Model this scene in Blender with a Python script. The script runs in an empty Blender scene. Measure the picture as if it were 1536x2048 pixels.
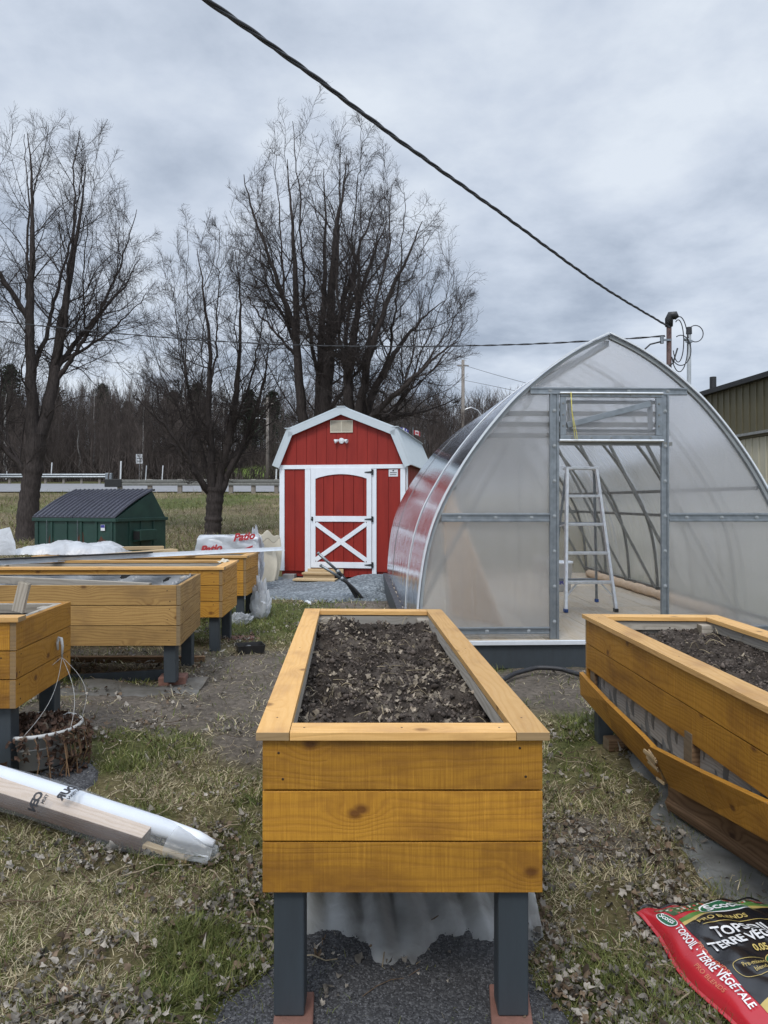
import bpy, math, random
import numpy as np
from mathutils import Vector, Matrix
R = math.radians
random.seed(7)
rng = np.random.default_rng(11)
scene = bpy.context.scene
col = scene.collection

# ---------------------------------------------------------------- camera, sky, sun, exposure
F, HX, HY, CAMZ = 1500.0, 768.0, 1003.0, 1.5          # focal length and principal point in photo pixels
cam_d = bpy.data.cameras.new('camera'); cam = bpy.data.objects.new('camera', cam_d); col.objects.link(cam)
cam.location = (0, 0, CAMZ); cam.rotation_euler = (R(90), 0, 0)
cam_d.sensor_fit = 'VERTICAL'; cam_d.sensor_height = 36; cam_d.lens = 36*F/2048
cam_d.shift_y = -21/2048
cam_d.clip_start = .05; cam_d.clip_end = 3000
scene.camera = cam
scene.view_settings.view_transform = 'Standard'; scene.view_settings.look = 'None'
scene.view_settings.exposure = 0.15; scene.view_settings.gamma = 1
scene.cycles.use_denoising = True
scene.cycles.max_bounces = 10; scene.cycles.transparent_max_bounces = 24
scene.cycles.transmission_bounces = 10; scene.cycles.diffuse_bounces = 4; scene.cycles.glossy_bounces = 4
scene.cycles.sample_clamp_indirect = 6

def node(nt, typ, ins=None, **props):
    n = nt.nodes.new(typ)
    for k, v in props.items(): setattr(n, k, v)
    for k, v in (ins or {}).items():
        s = n.inputs[k]
        if isinstance(v, bpy.types.NodeSocket): nt.links.new(v, s)
        elif isinstance(v, bpy.types.Node): nt.links.new(v.outputs[0], s)
        else: s.default_value = v
    return n
def ramp(nt, fac, stops, interp='LINEAR'):
    n = nt.nodes.new('ShaderNodeValToRGB'); nt.links.new(fac, n.inputs[0]); cr = n.color_ramp; cr.interpolation = interp
    while len(cr.elements) < len(stops): cr.elements.new(.5)
    for e, (p, c) in zip(cr.elements, stops):
        e.position = p; e.color = (c, c, c, 1) if isinstance(c, (int, float)) else (*c[:3], 1)
    return n.outputs[0]
def mth(nt, op, a, b=0.0, c=0.0):
    n = nt.nodes.new('ShaderNodeMath'); n.operation = op
    for i, v in enumerate((a, b, c)):
        if isinstance(v, bpy.types.NodeSocket): nt.links.new(v, n.inputs[i])
        else: n.inputs[i].default_value = v
    return n.outputs[0]
def mixc(nt, fac, a, b, mode='MIX'):
    n = nt.nodes.new('ShaderNodeMix'); n.data_type = 'RGBA'; n.blend_type = mode
    for i, v in ((0, fac), (6, a), (7, b)):
        if isinstance(v, bpy.types.NodeSocket): nt.links.new(v, n.inputs[i])
        elif i == 0: n.inputs[0].default_value = v
        else: n.inputs[i].default_value = (*v[:3], 1)
    return n.outputs[2]

w = bpy.data.worlds.new('World'); scene.world = w; w.use_nodes = True
nt = w.node_tree; nt.nodes.clear()
SUN_EL, SUN_ROT = R(52), R(200)
sky = node(nt, 'ShaderNodeTexSky', sky_type='NISHITA', sun_disc=False, sun_elevation=SUN_EL, sun_rotation=SUN_ROT)
tc = node(nt, 'ShaderNodeTexCoord')
sep = node(nt, 'ShaderNodeSeparateXYZ', {0: tc.outputs['Generated']})
zz = mth(nt, 'ADD', mth(nt, 'MAXIMUM', sep.outputs[2], 0.0), 0.22)
cx = mth(nt, 'DIVIDE', sep.outputs[0], zz); cy = mth(nt, 'DIVIDE', sep.outputs[1], zz)
cv = node(nt, 'ShaderNodeCombineXYZ', {0: cx, 1: cy, 2: 0.37})
n1 = node(nt, 'ShaderNodeTexNoise', {'Vector': cv.outputs[0], 'Scale': 1.0, 'Detail': 6.0, 'Roughness': .5, 'Distortion': .35})
n2 = node(nt, 'ShaderNodeTexNoise', {'Vector': cv.outputs[0], 'Scale': 2.9, 'Detail': 7.0, 'Roughness': .56, 'Distortion': .1})
cl = mth(nt, 'ADD', mth(nt, 'MULTIPLY', n1.outputs[0], .48), mth(nt, 'MULTIPLY', n2.outputs[0], .52))
cc = ramp(nt, cl, [(.385, (3.6, 4.2, 5.2)), (.455, (4.7, 5.35, 6.4)), (.52, (5.7, 6.35, 7.4)), (.62, (7.1, 7.7, 8.5))])
# brighter overhead and behind the viewer, added out of view for more light
bz = node(nt, 'ShaderNodeMapRange', {0: sep.outputs[2], 1: .55, 2: 1.0, 3: 1.0, 4: 2.6})
by = node(nt, 'ShaderNodeMapRange', {0: sep.outputs[1], 1: .3, 2: -.6, 3: 1.0, 4: 1.5})
cc2 = node(nt, 'ShaderNodeVectorMath', {0: cc, 1: bz.outputs[0]}, operation='MULTIPLY')
cc3 = node(nt, 'ShaderNodeVectorMath', {0: cc2.outputs[0], 1: by.outputs[0]}, operation='MULTIPLY')
skyc = mixc(nt, .93, sky.outputs[0], cc3.outputs[0])
bg = node(nt, 'ShaderNodeBackground', {'Color': skyc, 'Strength': .1})
node(nt, 'ShaderNodeOutputWorld', {0: bg.outputs[0]})

sun_d = bpy.data.lights.new('sun', 'SUN'); sun = bpy.data.objects.new('sun', sun_d); col.objects.link(sun)
sun_d.energy = 1.5; sun_d.angle = R(16); sun_d.color = (1, .96, .9)
# the sun behind thin cloud, above and behind the viewer to the left
sdir = Vector((math.sin(SUN_ROT)*math.cos(SUN_EL), math.cos(SUN_ROT)*math.cos(SUN_EL), math.sin(SUN_EL)))
sun.rotation_euler = sdir.to_track_quat('Z', 'Y').to_euler()

# ---------------------------------------------------------------- helpers
def at(px, py, Y): return Vector(((px-HX)/F*Y, Y, CAMZ-(py-HY)/F*Y))
def gp(px, py, z=0.0):
    Y = (CAMZ-z)*F/(py-HY); return Vector(((px-HX)/F*Y, Y, z))
def S(r, g, b):
    f = lambda c: (c/255/12.92) if c <= 10 else ((c/255+.055)/1.055)**2.4
    return (f(r), f(g), f(b))

def tag(o, label=None, cat=None, group=None, kind=None):
    if label: o['label'] = label
    if cat: o['category'] = cat
    if group: o['group'] = group
    if kind: o['kind'] = kind
    return o
def empty(name, loc=(0, 0, 0), rz=0.0):
    o = bpy.data.objects.new(name, None); o.empty_display_size = .1; col.objects.link(o)
    o.location = loc; o.rotation_euler = (0, 0, rz); return o
def thing(name, label, cat, loc=(0, 0, 0), rz=0.0, group=None):
    return tag(empty(name, loc, rz), label, cat, group)
def copy_tree(o, parent=None):
    c = o.copy(); col.objects.link(c); c.parent = parent
    for ch in list(o.children): copy_tree(ch, c)
    return c

class MB:
    def __init__(s): s.v = []; s.f = []; s.uv = []; s.rn = []
    def face(s, idx, uvs, r): s.f.append(tuple(idx)); s.uv.append(uvs); s.rn.append(r)
    def hexa(s, P, r=None):
        """P: 0-3 bottom ring, 4-7 top ring; grain runs from P0 to P1"""
        P = [Vector(p) for p in P]; b = len(s.v); s.v += [tuple(p) for p in P]
        r = random.random() if r is None else r
        L = (P[1]-P[0]).length; W = (P[3]-P[0]).length; T = (P[4]-P[0]).length
        ou, ov = random.random()*40, random.random()*40
        fs = [((0, 3, 2, 1), [(0, 0), (0, W), (L, W), (L, 0)]), ((4, 5, 6, 7), [(0, 0), (L, 0), (L, W), (0, W)]),
              ((0, 1, 5, 4), [(0, 7), (L, 7), (L, 7+T), (0, 7+T)]), ((2, 3, 7, 6), [(L, 9), (0, 9), (0, 9+T), (L, 9+T)]),
              ((1, 2, 6, 5), [(3, 0), (3+W*.2, 0), (3+W*.2, T), (3, T)]), ((3, 0, 4, 7), [(3, 0), (3+W*.2, 0), (3+W*.2, T), (3, T)])]
        for q, (idx, uv) in enumerate(fs): s.face([b+i for i in idx], [(ou+a, ov+c) for a, c in uv], r if q < 4 or r < 0 else -.3)
    def box(s, c, size, rz=0.0, r=None):
        c = Vector(c); hx, hy, hz = size[0]/2, size[1]/2, size[2]/2
        ca, sa = math.cos(rz), math.sin(rz)
        p = [Vector((x*ca-y*sa, x*sa+y*ca, z))+c for z in (-hz, hz) for x, y in ((-hx, -hy), (hx, -hy), (hx, hy), (-hx, hy))]
        s.hexa(p, r)
    def bx(s, x0, x1, y0, y1, z0, z1, r=None): s.box(((x0+x1)/2, (y0+y1)/2, (z0+z1)/2), (x1-x0, y1-y0, z1-z0), 0, r)
    def beam(s, p0, p1, wd, h, up=(0, 0, 1), r=None):
        p0, p1 = Vector(p0), Vector(p1); d = (p1-p0).normalized(); sd = d.cross(Vector(up))
        if sd.length < 1e-4: sd = d.cross(Vector((1, 0, 0)))
        sd.normalize(); u = sd.cross(d).normalized(); a, b = sd*wd/2, u*h/2
        s.hexa([p0+a-b, p1+a-b, p1-a-b, p0-a-b, p0+a+b, p1+a+b, p1-a+b, p0-a+b], r)
    def tube(s, pts, rad, n=8, caps=True, r=None):
        pts = [Vector(p) for p in pts]; m = len(pts); rad = rad if isinstance(rad, (list, tuple)) else [rad]*m
        r = random.random() if r is None else r; b0 = len(s.v); prev = None; dist = 0
        for i, p in enumerate(pts):
            d = (pts[min(i+1, m-1)]-pts[max(i-1, 0)]).normalized()
            if prev is None:
                a = d.cross(Vector((0, 0, 1)));
                if a.length < .05: a = d.cross(Vector((1, 0, 0)))
            else: a = prev-d*prev.dot(d)
            a.normalize(); prev = a; bb = d.cross(a)
            for k in range(n):
                t = 2*math.pi*k/n; s.v.append(tuple(p+(a*math.cos(t)+bb*math.sin(t))*rad[i]))
        for i in range(m-1):
            l = (pts[i+1]-pts[i]).length
            for k in range(n):
                k2 = (k+1) % n; q = 2*math.pi/n*max(rad[i], .002)
                s.face([b0+i*n+k, b0+i*n+k2, b0+(i+1)*n+k2, b0+(i+1)*n+k], [(dist, k*q), (dist, (k+1)*q), (dist+l, (k+1)*q), (dist+l, k*q)], r)
            dist += l
        if caps:
            s.face([b0+k for k in reversed(range(n))], [(0, 0)]*n, r); s.face([b0+(m-1)*n+k for k in range(n)], [(0, 0)]*n, r)
    def prism(s, poly, vec, r=None):
        poly = [Vector(p) for p in poly]; vec = Vector(vec); n = len(poly); b = len(s.v)
        r = random.random() if r is None else r
        s.v += [tuple(p) for p in poly]+[tuple(p+vec) for p in poly]
        ou = random.random()*30
        nn = Vector((0, 0, 0))
        for i in range(n): nn += poly[i].cross(poly[(i+1) % n])
        ax = max(range(3), key=lambda i: abs(nn[i])); i0, i1 = [i for i in range(3) if i != ax]
        fu = lambda p: (ou+p[i0], p[i1])
        A, B = list(range(b, b+n)), list(range(b+n, b+2*n))
        if nn.dot(vec) > 0: A = A[::-1]
        else: B = B[::-1]
        s.face(A, [fu(Vector(s.v[i])) for i in A], r); s.face(B, [fu(Vector(s.v[i])) for i in B], r)
        L = vec.length
        for i in range(n):
            j = (i+1) % n; l = (poly[j]-poly[i]).length
            q = [b+i, b+j, b+n+j, b+n+i]
            if nn.dot(vec) < 0: q = q[::-1]
            s.face(q, [(ou, 0), (ou+l, 0), (ou+l, L), (ou, L)], r)
    def lathe(s, prof, n=20, c=(0, 0, 0), r=.5):
        b = len(s.v); c = Vector(c); m = len(prof)
        for rr, z in prof:
            for k in range(n):
                t = 2*math.pi*k/n; s.v.append((c.x+rr*math.cos(t), c.y+rr*math.sin(t), c.z+z))
        for i in range(m-1):
            for k in range(n):
                k2 = (k+1) % n
                s.face([b+i*n+k, b+i*n+k2, b+(i+1)*n+k2, b+(i+1)*n+k], [(k*.02, i*.05), (k*.02+.02, i*.05), (k*.02+.02, i*.05+.05), (k*.02, i*.05+.05)], r)
    def grid(s, fn, nu, nv, r=.5):
        b = len(s.v)
        for j in range(nv+1):
            for i in range(nu+1): s.v.append(tuple(fn(i/nu, j/nv)))
        for j in range(nv):
            for i in range(nu):
                a = b+j*(nu+1)+i
                s.face([a, a+1, a+nu+2, a+nu+1], [(i/nu, j/nv), ((i+1)/nu, j/nv), ((i+1)/nu, (j+1)/nv), (i/nu, (j+1)/nv)], r)
    def disc(s, c, nrm, rad, h=.002, n=10, r=.5):
        c = Vector(c); nrm = Vector(nrm).normalized(); s.tube([c, c+nrm*h], [rad, rad*.85], n, True, r)
    def build(s, name, mat, parent=None, bevel=0.0, smooth=False, solid=0.0, label=None):
        me = bpy.data.meshes.new(name); me.from_pydata(s.v, [], s.f)
        ul = me.uv_layers.new(name='UVMap'); fl = [c for uv in s.uv for p in uv for c in p]
        ul.data.foreach_set('uv', fl)
        at_ = me.attributes.new('rnd', 'FLOAT', 'FACE'); at_.data.foreach_set('value', s.rn)
        me.materials.append(mat); me.validate()
        if smooth: me.polygons.foreach_set('use_smooth', [True]*len(me.polygons))
        o = bpy.data.objects.new(name, me); col.objects.link(o)
        if parent is not None: o.parent = parent
        if bevel:
            m = o.modifiers.new('bevel', 'BEVEL'); m.width = bevel; m.segments = 2; m.limit_method = 'ANGLE'; m.angle_limit = R(40)
        if solid:
            m = o.modifiers.new('solid', 'SOLIDIFY'); m.thickness = solid; m.offset = 0
        if label: o['label'] = label
        return o

def mesh_np(name, V, Fc, mat, colr=None, parent=None, smooth=False):
    """one mesh from arrays; Fc is (M,k)"""
    V = np.asarray(V, np.float32); Fc = np.asarray(Fc, np.int32); M_, k = Fc.shape
    me = bpy.data.meshes.new(name)
    me.vertices.add(len(V)); me.vertices.foreach_set('co', V.ravel())
    me.loops.add(M_*k); me.loops.foreach_set('vertex_index', Fc.ravel())
    me.polygons.add(M_); me.polygons.foreach_set('loop_start', np.arange(0, M_*k, k, dtype=np.int32))
    if smooth: me.polygons.foreach_set('use_smooth', np.ones(M_, bool))
    if colr is not None:
        c = np.ones((len(V), 4), np.float32); c[:, :3] = colr
        a = me.color_attributes.new('col', 'FLOAT_COLOR', 'POINT'); a.data.foreach_set('color', c.ravel())
    me.update(calc_edges=True); me.materials.append(mat)
    o = bpy.data.objects.new(name, me); col.objects.link(o)
    if parent is not None: o.parent = parent
    return o

def sst(a, b, x):
    t = np.clip((np.asarray(x, float)-a)/(b-a), 0, 1); return t*t*(3-2*t)
def vnoise(x, y, seed=0):
    x = np.asarray(x, float); y = np.asarray(y, float)
    xi = np.floor(x).astype(np.int64); yi = np.floor(y).astype(np.int64); fx = x-xi; fy = y-yi
    fx = fx*fx*(3-2*fx); fy = fy*fy*(3-2*fy)
    def h(a, b):
        n = (a*374761393+b*668265263+seed*974711) & 0xffffffff
        n = ((n ^ (n >> 13))*1274126177) & 0xffffffff
        return ((n ^ (n >> 16)) & 0xffff)/65535.0
    return (h(xi, yi)*(1-fx)+h(xi+1, yi)*fx)*(1-fy)+(h(xi, yi+1)*(1-fx)+h(xi+1, yi+1)*fx)*fy
def fbm(x, y, seed=0, o=4):
    s = 0; a = .5; t = 0
    for i in range(o): s = s+a*vnoise(np.asarray(x)*2**i, np.asarray(y)*2**i, seed+i*17); t += a; a *= .5
    return s/t

def gz0(x, y):
    x = np.asarray(x, float); y = np.asarray(y, float)
    z = -.03*(1-sst(2.5, 3.4, y))*(1-sst(.5, .9, np.abs(x-.05)))+.08*sst(2.6, 5.5, y)+.05*sst(.5, 2., -x)*sst(2., 3.5, y)*(1-sst(6, 10, y))-.13*sst(9.5, 13, y)+.15*sst(17, 25, y)
    z = z+np.interp(y, [24, 30, 38, 43.5, 46, 56, 58, 75, 100, 200, 500], [0, .35, 1.1, 1.85, 1.95, 2.7, 2.8, 4.3, 6.6, 15, 22])
    return z
def gz(x, y):
    y_ = np.asarray(y, float)
    amp = .035*(1-sst(9, 14, y_))+.02+.25*sst(24, 30, y_)*(1-sst(41, 44, y_))+.3*sst(60, 70, y_)
    sc = np.where(y_ > 20, .25, 1.1)
    return gz0(x, y)+(fbm(np.asarray(x)*sc+31, y_*sc+17, 3, 3)-.5)*amp*(1-sst(43, 45, y_)*(1-sst(57, 60, y_)))
def G(x, y): return float(gz(x, y))

# ---------------------------------------------------------------- materials
def newmat(name):
    m = bpy.data.materials.new(name); m.use_nodes = True; nt = m.node_tree; nt.nodes.clear()
    out = nt.nodes.new('ShaderNodeOutputMaterial'); b = nt.nodes.new('ShaderNodeBsdfPrincipled')
    nt.links.new(b.outputs[0], out.inputs[0]); return m, nt, b, out
def bump(nt, b, h, strength=.3, dist=.01):
    n = node(nt, 'ShaderNodeBump', {'Height': h, 'Strength': strength, 'Distance': dist}); nt.links.new(n.outputs[0], b.inputs['Normal'])
def simple(name, c1, c2=None, scale=6.0, rough=.6, bstr=.15, metal=0.0, spec=.5, detail=5.0, stretch=(1, 1, 1), bscale=None, coat=0.0):
    m, nt, b, o = newmat(name); c2 = c2 or tuple(c*.8 for c in c1)
    tc = node(nt, 'ShaderNodeTexCoord'); mp = node(nt, 'ShaderNodeMapping', {'Vector': tc.outputs['Object'], 'Scale': stretch})
    n = node(nt, 'ShaderNodeTexNoise', {'Vector': mp.outputs[0], 'Scale': scale, 'Detail': detail, 'Roughness': .6})
    c = ramp(nt, n.outputs[0], [(.32, c2), (.68, c1)]); nt.links.new(c, b.inputs['Base Color'])
    rr = ramp(nt, n.outputs[0], [(.3, min(1, rough+.1)), (.7, max(.02, rough-.08))]); nt.links.new(rr, b.inputs['Roughness'])
    b.inputs['Metallic'].default_value = metal; b.inputs['Specular IOR Level'].default_value = spec
    b.inputs['Coat Weight'].default_value = coat
    if bstr:
        n2 = node(nt, 'ShaderNodeTexNoise', {'Vector': mp.outputs[0], 'Scale': bscale or scale*6, 'Detail': 4.0})
        bump(nt, b, n2.outputs[0], bstr, .004)
    return m
def wood(name, light, dark, knot, rough=.55, stain=None, saw=1.0, gray=None, spec=.35, grain=1.0, ringw=.38):
    m, nt, b, o = newmat(name)
    uv = node(nt, 'ShaderNodeUVMap', uv_map='UVMap'); sp = node(nt, 'ShaderNodeSeparateXYZ', {0: uv.outputs[0]})
    u, v = sp.outputs[0], sp.outputs[1]; rn = node(nt, 'ShaderNodeAttribute', attribute_name='rnd').outputs['Fac']
    cmb = lambda a, c, z=0.0: node(nt, 'ShaderNodeCombineXYZ', {0: a, 1: c, 2: z}).outputs[0]
    # knots
    vo = node(nt, 'ShaderNodeTexVoronoi', {'Vector': cmb(mth(nt, 'MULTIPLY', u, 2.6), mth(nt, 'MULTIPLY', v, 3.6)), 'Scale': 1.0}, voronoi_dimensions='2D')
    has = mth(nt, 'GREATER_THAN', node(nt, 'ShaderNodeSeparateColor', {0: vo.outputs['Color']}).outputs[0], .45)
    kd = vo.outputs['Distance']
    kcore = mth(nt, 'MULTIPLY', ramp(nt, kd, [(.028, 1.0), (.05, .5), (.075, 0.0)]), has)
    kwide = mth(nt, 'MULTIPLY', ramp(nt, kd, [(.0, 1.0), (.28, 0.0)], 'EASE'), has)
    lo = node(nt, 'ShaderNodeTexNoise', {'Vector': cmb(mth(nt, 'MULTIPLY', u, 1.1), mth(nt, 'MULTIPLY', v, 5.5)), 'Scale': 1.0, 'Detail': 3.0})
    ph = mth(nt, 'ADD', mth(nt, 'MULTIPLY', v, 42.0*grain), mth(nt, 'ADD', mth(nt, 'MULTIPLY', lo.outputs[0], 8.0), mth(nt, 'MULTIPLY', kwide, 2.4)))
    ring = mth(nt, 'ADD', mth(nt, 'MULTIPLY', mth(nt, 'SINE', mth(nt, 'MULTIPLY', ph, 6.283)), .5), .5)
    ring = mth(nt, 'POWER', ring, 2.2)
    fib = node(nt, 'ShaderNodeTexNoise', {'Vector': cmb(mth(nt, 'MULTIPLY', u, 6.0), mth(nt, 'MULTIPLY', v, 260.0)), 'Scale': 1.0, 'Detail': 4.0, 'Roughness': .7})
    sw = node(nt, 'ShaderNodeTexNoise', {'Vector': cmb(mth(nt, 'MULTIPLY', u, 190.0), mth(nt, 'MULTIPLY', v, 5.0)), 'Scale': 1.0, 'Detail': 3.0, 'Roughness': .6})
    blot = node(nt, 'ShaderNodeTexNoise', {'Vector': cmb(mth(nt, 'MULTIPLY', u, 3.2), mth(nt, 'MULTIPLY', v, 6.0), 4.4), 'Scale': 1.0, 'Detail': 5.0, 'Roughness': .6})
    f = mth(nt, 'ADD', mth(nt, 'MULTIPLY', ring, ringw), mth(nt, 'ADD', mth(nt, 'MULTIPLY', fib.outputs[0], .45), mth(nt, 'MULTIPLY', blot.outputs[0], .5)))
    c = ramp(nt, f, [(.32, light), (.95, dark)])
    if saw:
        c = mixc(nt, mth(nt, 'MULTIPLY', ramp(nt, sw.outputs[0], [(.45, 0.0), (.72, 1.0)]), .33*saw), c, dark)
        c = mixc(nt, mth(nt, 'MULTIPLY', ramp(nt, sw.outputs[0], [(.3, 1.0), (.42, 0.0)]), .25*saw), c, tuple(min(1, k*1.25) for k in light))
    if stain: c = mixc(nt, mth(nt, 'MULTIPLY', ramp(nt, blot.outputs[0], [(.50, 0.0), (.70, 1.0)]), .75), c, stain)
    if gray: c = mixc(nt, mth(nt, 'MULTIPLY', ramp(nt, lo.outputs[0], [(.42, 0.0), (.68, 1.0)]), .75), c, gray)
    c = mixc(nt, mth(nt, 'LESS_THAN', rn, -.5), c, (.05, .025, .012)); c = mixc(nt, kcore, c, knot); c = mixc(nt, mth(nt, 'MULTIPLY', kwide, .25), c, dark)
    c = mixc(nt, mth(nt, 'MULTIPLY', mth(nt, 'COMPARE', rn, -.3, .1), .6), c, (.26, .21, .14))
    br = node(nt, 'ShaderNodeMapRange', {0: rn, 3: .74, 4: 1.14}).outputs[0]
    hs = node(nt, 'ShaderNodeHueSaturation', {'Color': c, 'Value': br}); nt.links.new(hs.outputs[0], b.inputs['Base Color'])
    nt.links.new(ramp(nt, f, [(.3, rough-.1), (.9, rough+.15)]), b.inputs['Roughness']); b.inputs['Specular IOR Level'].default_value = spec
    h = mth(nt, 'ADD', mth(nt, 'MULTIPLY', fib.outputs[0], .6), mth(nt, 'ADD', mth(nt, 'MULTIPLY', ring, -.35), mth(nt, 'MULTIPLY', sw.outputs[0], .7*saw)))
    bump(nt, b, h, .35, .003)
    return m
def attrmat(name, rough=.7, trans=0.0, scale=30.0, spec=.3, var=.35):
    m, nt, b, o = newmat(name)
    a = node(nt, 'ShaderNodeAttribute', attribute_name='col'); tc = node(nt, 'ShaderNodeTexCoord')
    n = node(nt, 'ShaderNodeTexNoise', {'Vector': tc.outputs['Object'], 'Scale': scale, 'Detail': 4.0})
    k = ramp(nt, n.outputs[0], [(.3, 1-var), (.7, 1+var)])
    c = mixc(nt, 1.0, a.outputs['Color'], k, 'MULTIPLY'); nt.links.new(c, b.inputs['Base Color'])
    b.inputs['Roughness'].default_value = rough; b.inputs['Specular IOR Level'].default_value = spec
    if trans:
        t = node(nt, 'ShaderNodeBsdfTranslucent', {'Color': c}); mx = node(nt, 'ShaderNodeMixShader', {0: trans, 1: b.outputs[0], 2: t.outputs[0]})
        nt.links.new(mx.outputs[0], o.inputs[0])
    return m

M = {}
M['amber'] = wood('amber_stained_wood', (.46, .222, .026), (.28, .12, .014), (.09, .03, .008), .5, stain=(.20, .085, .014), saw=2.1, ringw=.2)
M['cap'] = wood('amber_cap_wood', (.68, .405, .15), (.54, .29, .085), (.16, .07, .02), .5, saw=.35, spec=.45, stain=(.44, .24, .09), ringw=.22)
M['cap2'] = wood('worn_cap_wood', (.62, .36, .11), (.44, .24, .07), (.10, .05, .02), .6, saw=.3, stain=(.34, .22, .10))
M['brownwood'] = wood('weathered_brown_wood', (.40, .245, .085), (.25, .14, .045), (.09, .04, .012), .6, stain=(.22, .13, .05), saw=.6)
M['fir'] = wood('yellow_fir_boards', (.50, .26, .042), (.33, .145, .018), (.13, .05, .012), .5, saw=.4)
M['gray'] = wood('silvered_wood', (.42, .38, .32), (.25, .22, .18), (.1, .08, .06), .8, saw=.4, gray=(.33, .31, .28), spec=.15)
M['raw'] = wood('raw_pine', (.58, .44, .26), (.44, .31, .17), (.18, .1, .05), .65, saw=.3, spec=.2)
M['oldbrown'] = wood('old_brown_timber', (.20, .125, .07), (.10, .06, .035), (.05, .03, .02), .8, saw=.4, spec=.15)
M['deck'] = wood('deck_plywood', (.50, .42, .32), (.40, .33, .24), (.3, .22, .15), .7, saw=.2, spec=.2, gray=(.46, .42, .36), grain=.6)
M['paint'] = simple('dark_grey_paint', (.040, .050, .058), (.030, .037, .043), 5, .5, .25, stretch=(3, 3, .6))
M['steel'] = simple('galvanised_steel', (.27, .295, .315), (.19, .21, .225), 14, .42, .05, metal=.7)
M['steeldark'] = simple('dull_grey_steel', (.22, .22, .205), (.16, .16, .15), 9, .5, .05, metal=.4)
M['alu'] = simple('aluminium', (.68, .69, .70), (.55, .56, .57), 20, .38, .05, metal=.75)
M['alu_w'] = simple('pale_aluminium_trim', (.72, .75, .78), (.62, .65, .68), 12, .4, .04, metal=.2)
M['red'] = simple('red_siding', (.285, .024, .015), (.215, .016, .011), 2, .5, .25, stretch=(4, 4, .5), bscale=60, spec=.3)
M['white'] = simple('white_trim_paint', (.76, .79, .83), (.70, .73, .77), 5, .45, .1)
M['fascia'] = simple('light_grey_metal', (.50, .55, .58), (.46, .51, .54), 3, .4, .03, spec=.5)
M['black'] = simple('black_metal', (.012, .012, .013), (.02, .02, .02), 20, .45, .1)
M['rubber'] = simple('black_cable', (.014, .014, .016), (.024, .024, .026), 15, .5, .1)
M['cream'] = simple('cream_plastic', (.55, .50, .40), (.46, .42, .33), 5, .5, .15)
M['dgreen'] = simple('dumpster_green_paint', (.021, .062, .047), (.013, .038, .031), 2, .45, .15)
M['lid'] = simple('dumpster_lid', (.055, .056, .075), (.04, .041, .055), 3, .28, .1, spec=.6)  # base colour lightened to violet grey, painting in the sky's reflection
M['rust'] = simple('rust', (.10, .035, .018), (.05, .03, .02), 9, .8, .2)
M['concrete'] = simple('concrete', (.30, .29, .27), (.22, .21, .2), 12, .85, .3)
M['brick'] = simple('red_brick', (.21, .10, .075), (.15, .075, .055), 20, .85, .4)
M['signwhite'] = simple('sign_white', (.7, .72, .74), (.62, .64, .66), 4, .5, 0)
M['olive'] = simple('olive_metal_cladding', (.125, .112, .070), (.105, .094, .058), 2, .45, .04, spec=.4)
M['creamclad'] = simple('cream_metal_cladding', (.48, .45, .35), (.42, .39, .30), 2, .5, .04)
M['bark'] = simple('dark_bark', (.072, .060, .056), (.034, .029, .027), 7, .9, .8, stretch=(3, 3, .7), bscale=9, spec=.1)
M['forestbark'] = attrmat('forest_bark', .95, 0, 2.0, .05)
M['leaf'] = attrmat('dead_leaf', .75, .25, 60.0, .25, .3)
M['grass'] = attrmat('grass_blades', .65, .3, 9.0, .25, .25)
M['needle'] = attrmat('conifer_needles', .8, .1, 2.0, .15)
M['ivory'] = simple('pot_white', (.50, .50, .49), (.36, .36, .34), 5, .45, .1)
M['mast_brown'] = simple('rusty_mast', (.10, .055, .045), (.06, .035, .03), 12, .65, .2)
M['pole'] = simple('weathered_pole', (.26, .23, .20), (.18, .16, .14), 4, .9, .3, stretch=(4, 4, .4))
M['yellow'] = simple('yellow_cord', (.62, .55, .10), (.5, .42, .08), 9, .6, .1)
M['blue'] = simple('blue_foot', (.02, .06, .2), None, 9, .5, 0)
M['greypipe'] = simple('grey_conduit_pipe', (.30, .32, .33), (.24, .26, .27), 8, .5, .05)
M['kraft'] = simple('kraft_roll', (.60, .45, .31), (.50, .36, .24), 9, .75, .3, stretch=(1, 1, 3))
M['ink'] = simple('dark_ink', (.018, .018, .022), None, 9, .5, 0)
M['redink'] = simple('red_ink', (.42, .035, .04), None, 9, .5, 0)
M['blueink'] = simple('blue_ink', (.05, .05, .28), None, 9, .5, 0)

def soilmat():
    m, nt, b, o = newmat('dark_soil'); tc = node(nt, 'ShaderNodeTexCoord')
    n = node(nt, 'ShaderNodeTexNoise', {'Vector': tc.outputs['Object'], 'Scale': 7.0, 'Detail': 8.0, 'Roughness': .7})
    n2 = node(nt, 'ShaderNodeTexNoise', {'Vector': tc.outputs['Object'], 'Scale': 110.0, 'Detail': 4.0, 'Roughness': .7})
    c = ramp(nt, n.outputs[0], [(.34, (.018, .0145, .012)), (.52, (.062, .050, .041)), (.70, (.15, .127, .106))])
    c = mixc(nt, mth(nt, 'MULTIPLY', ramp(nt, n2.outputs[0], [(.6, 0.0), (.75, 1.0)]), .5), c, (.12, .10, .08))
    nt.links.new(c, b.inputs['Base Color']); b.inputs['Roughness'].default_value = .95; b.inputs['Specular IOR Level'].default_value = .1
    bump(nt, b, n2.outputs[0], 1.0, .012); return m
M['soil'] = soilmat()
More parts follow.
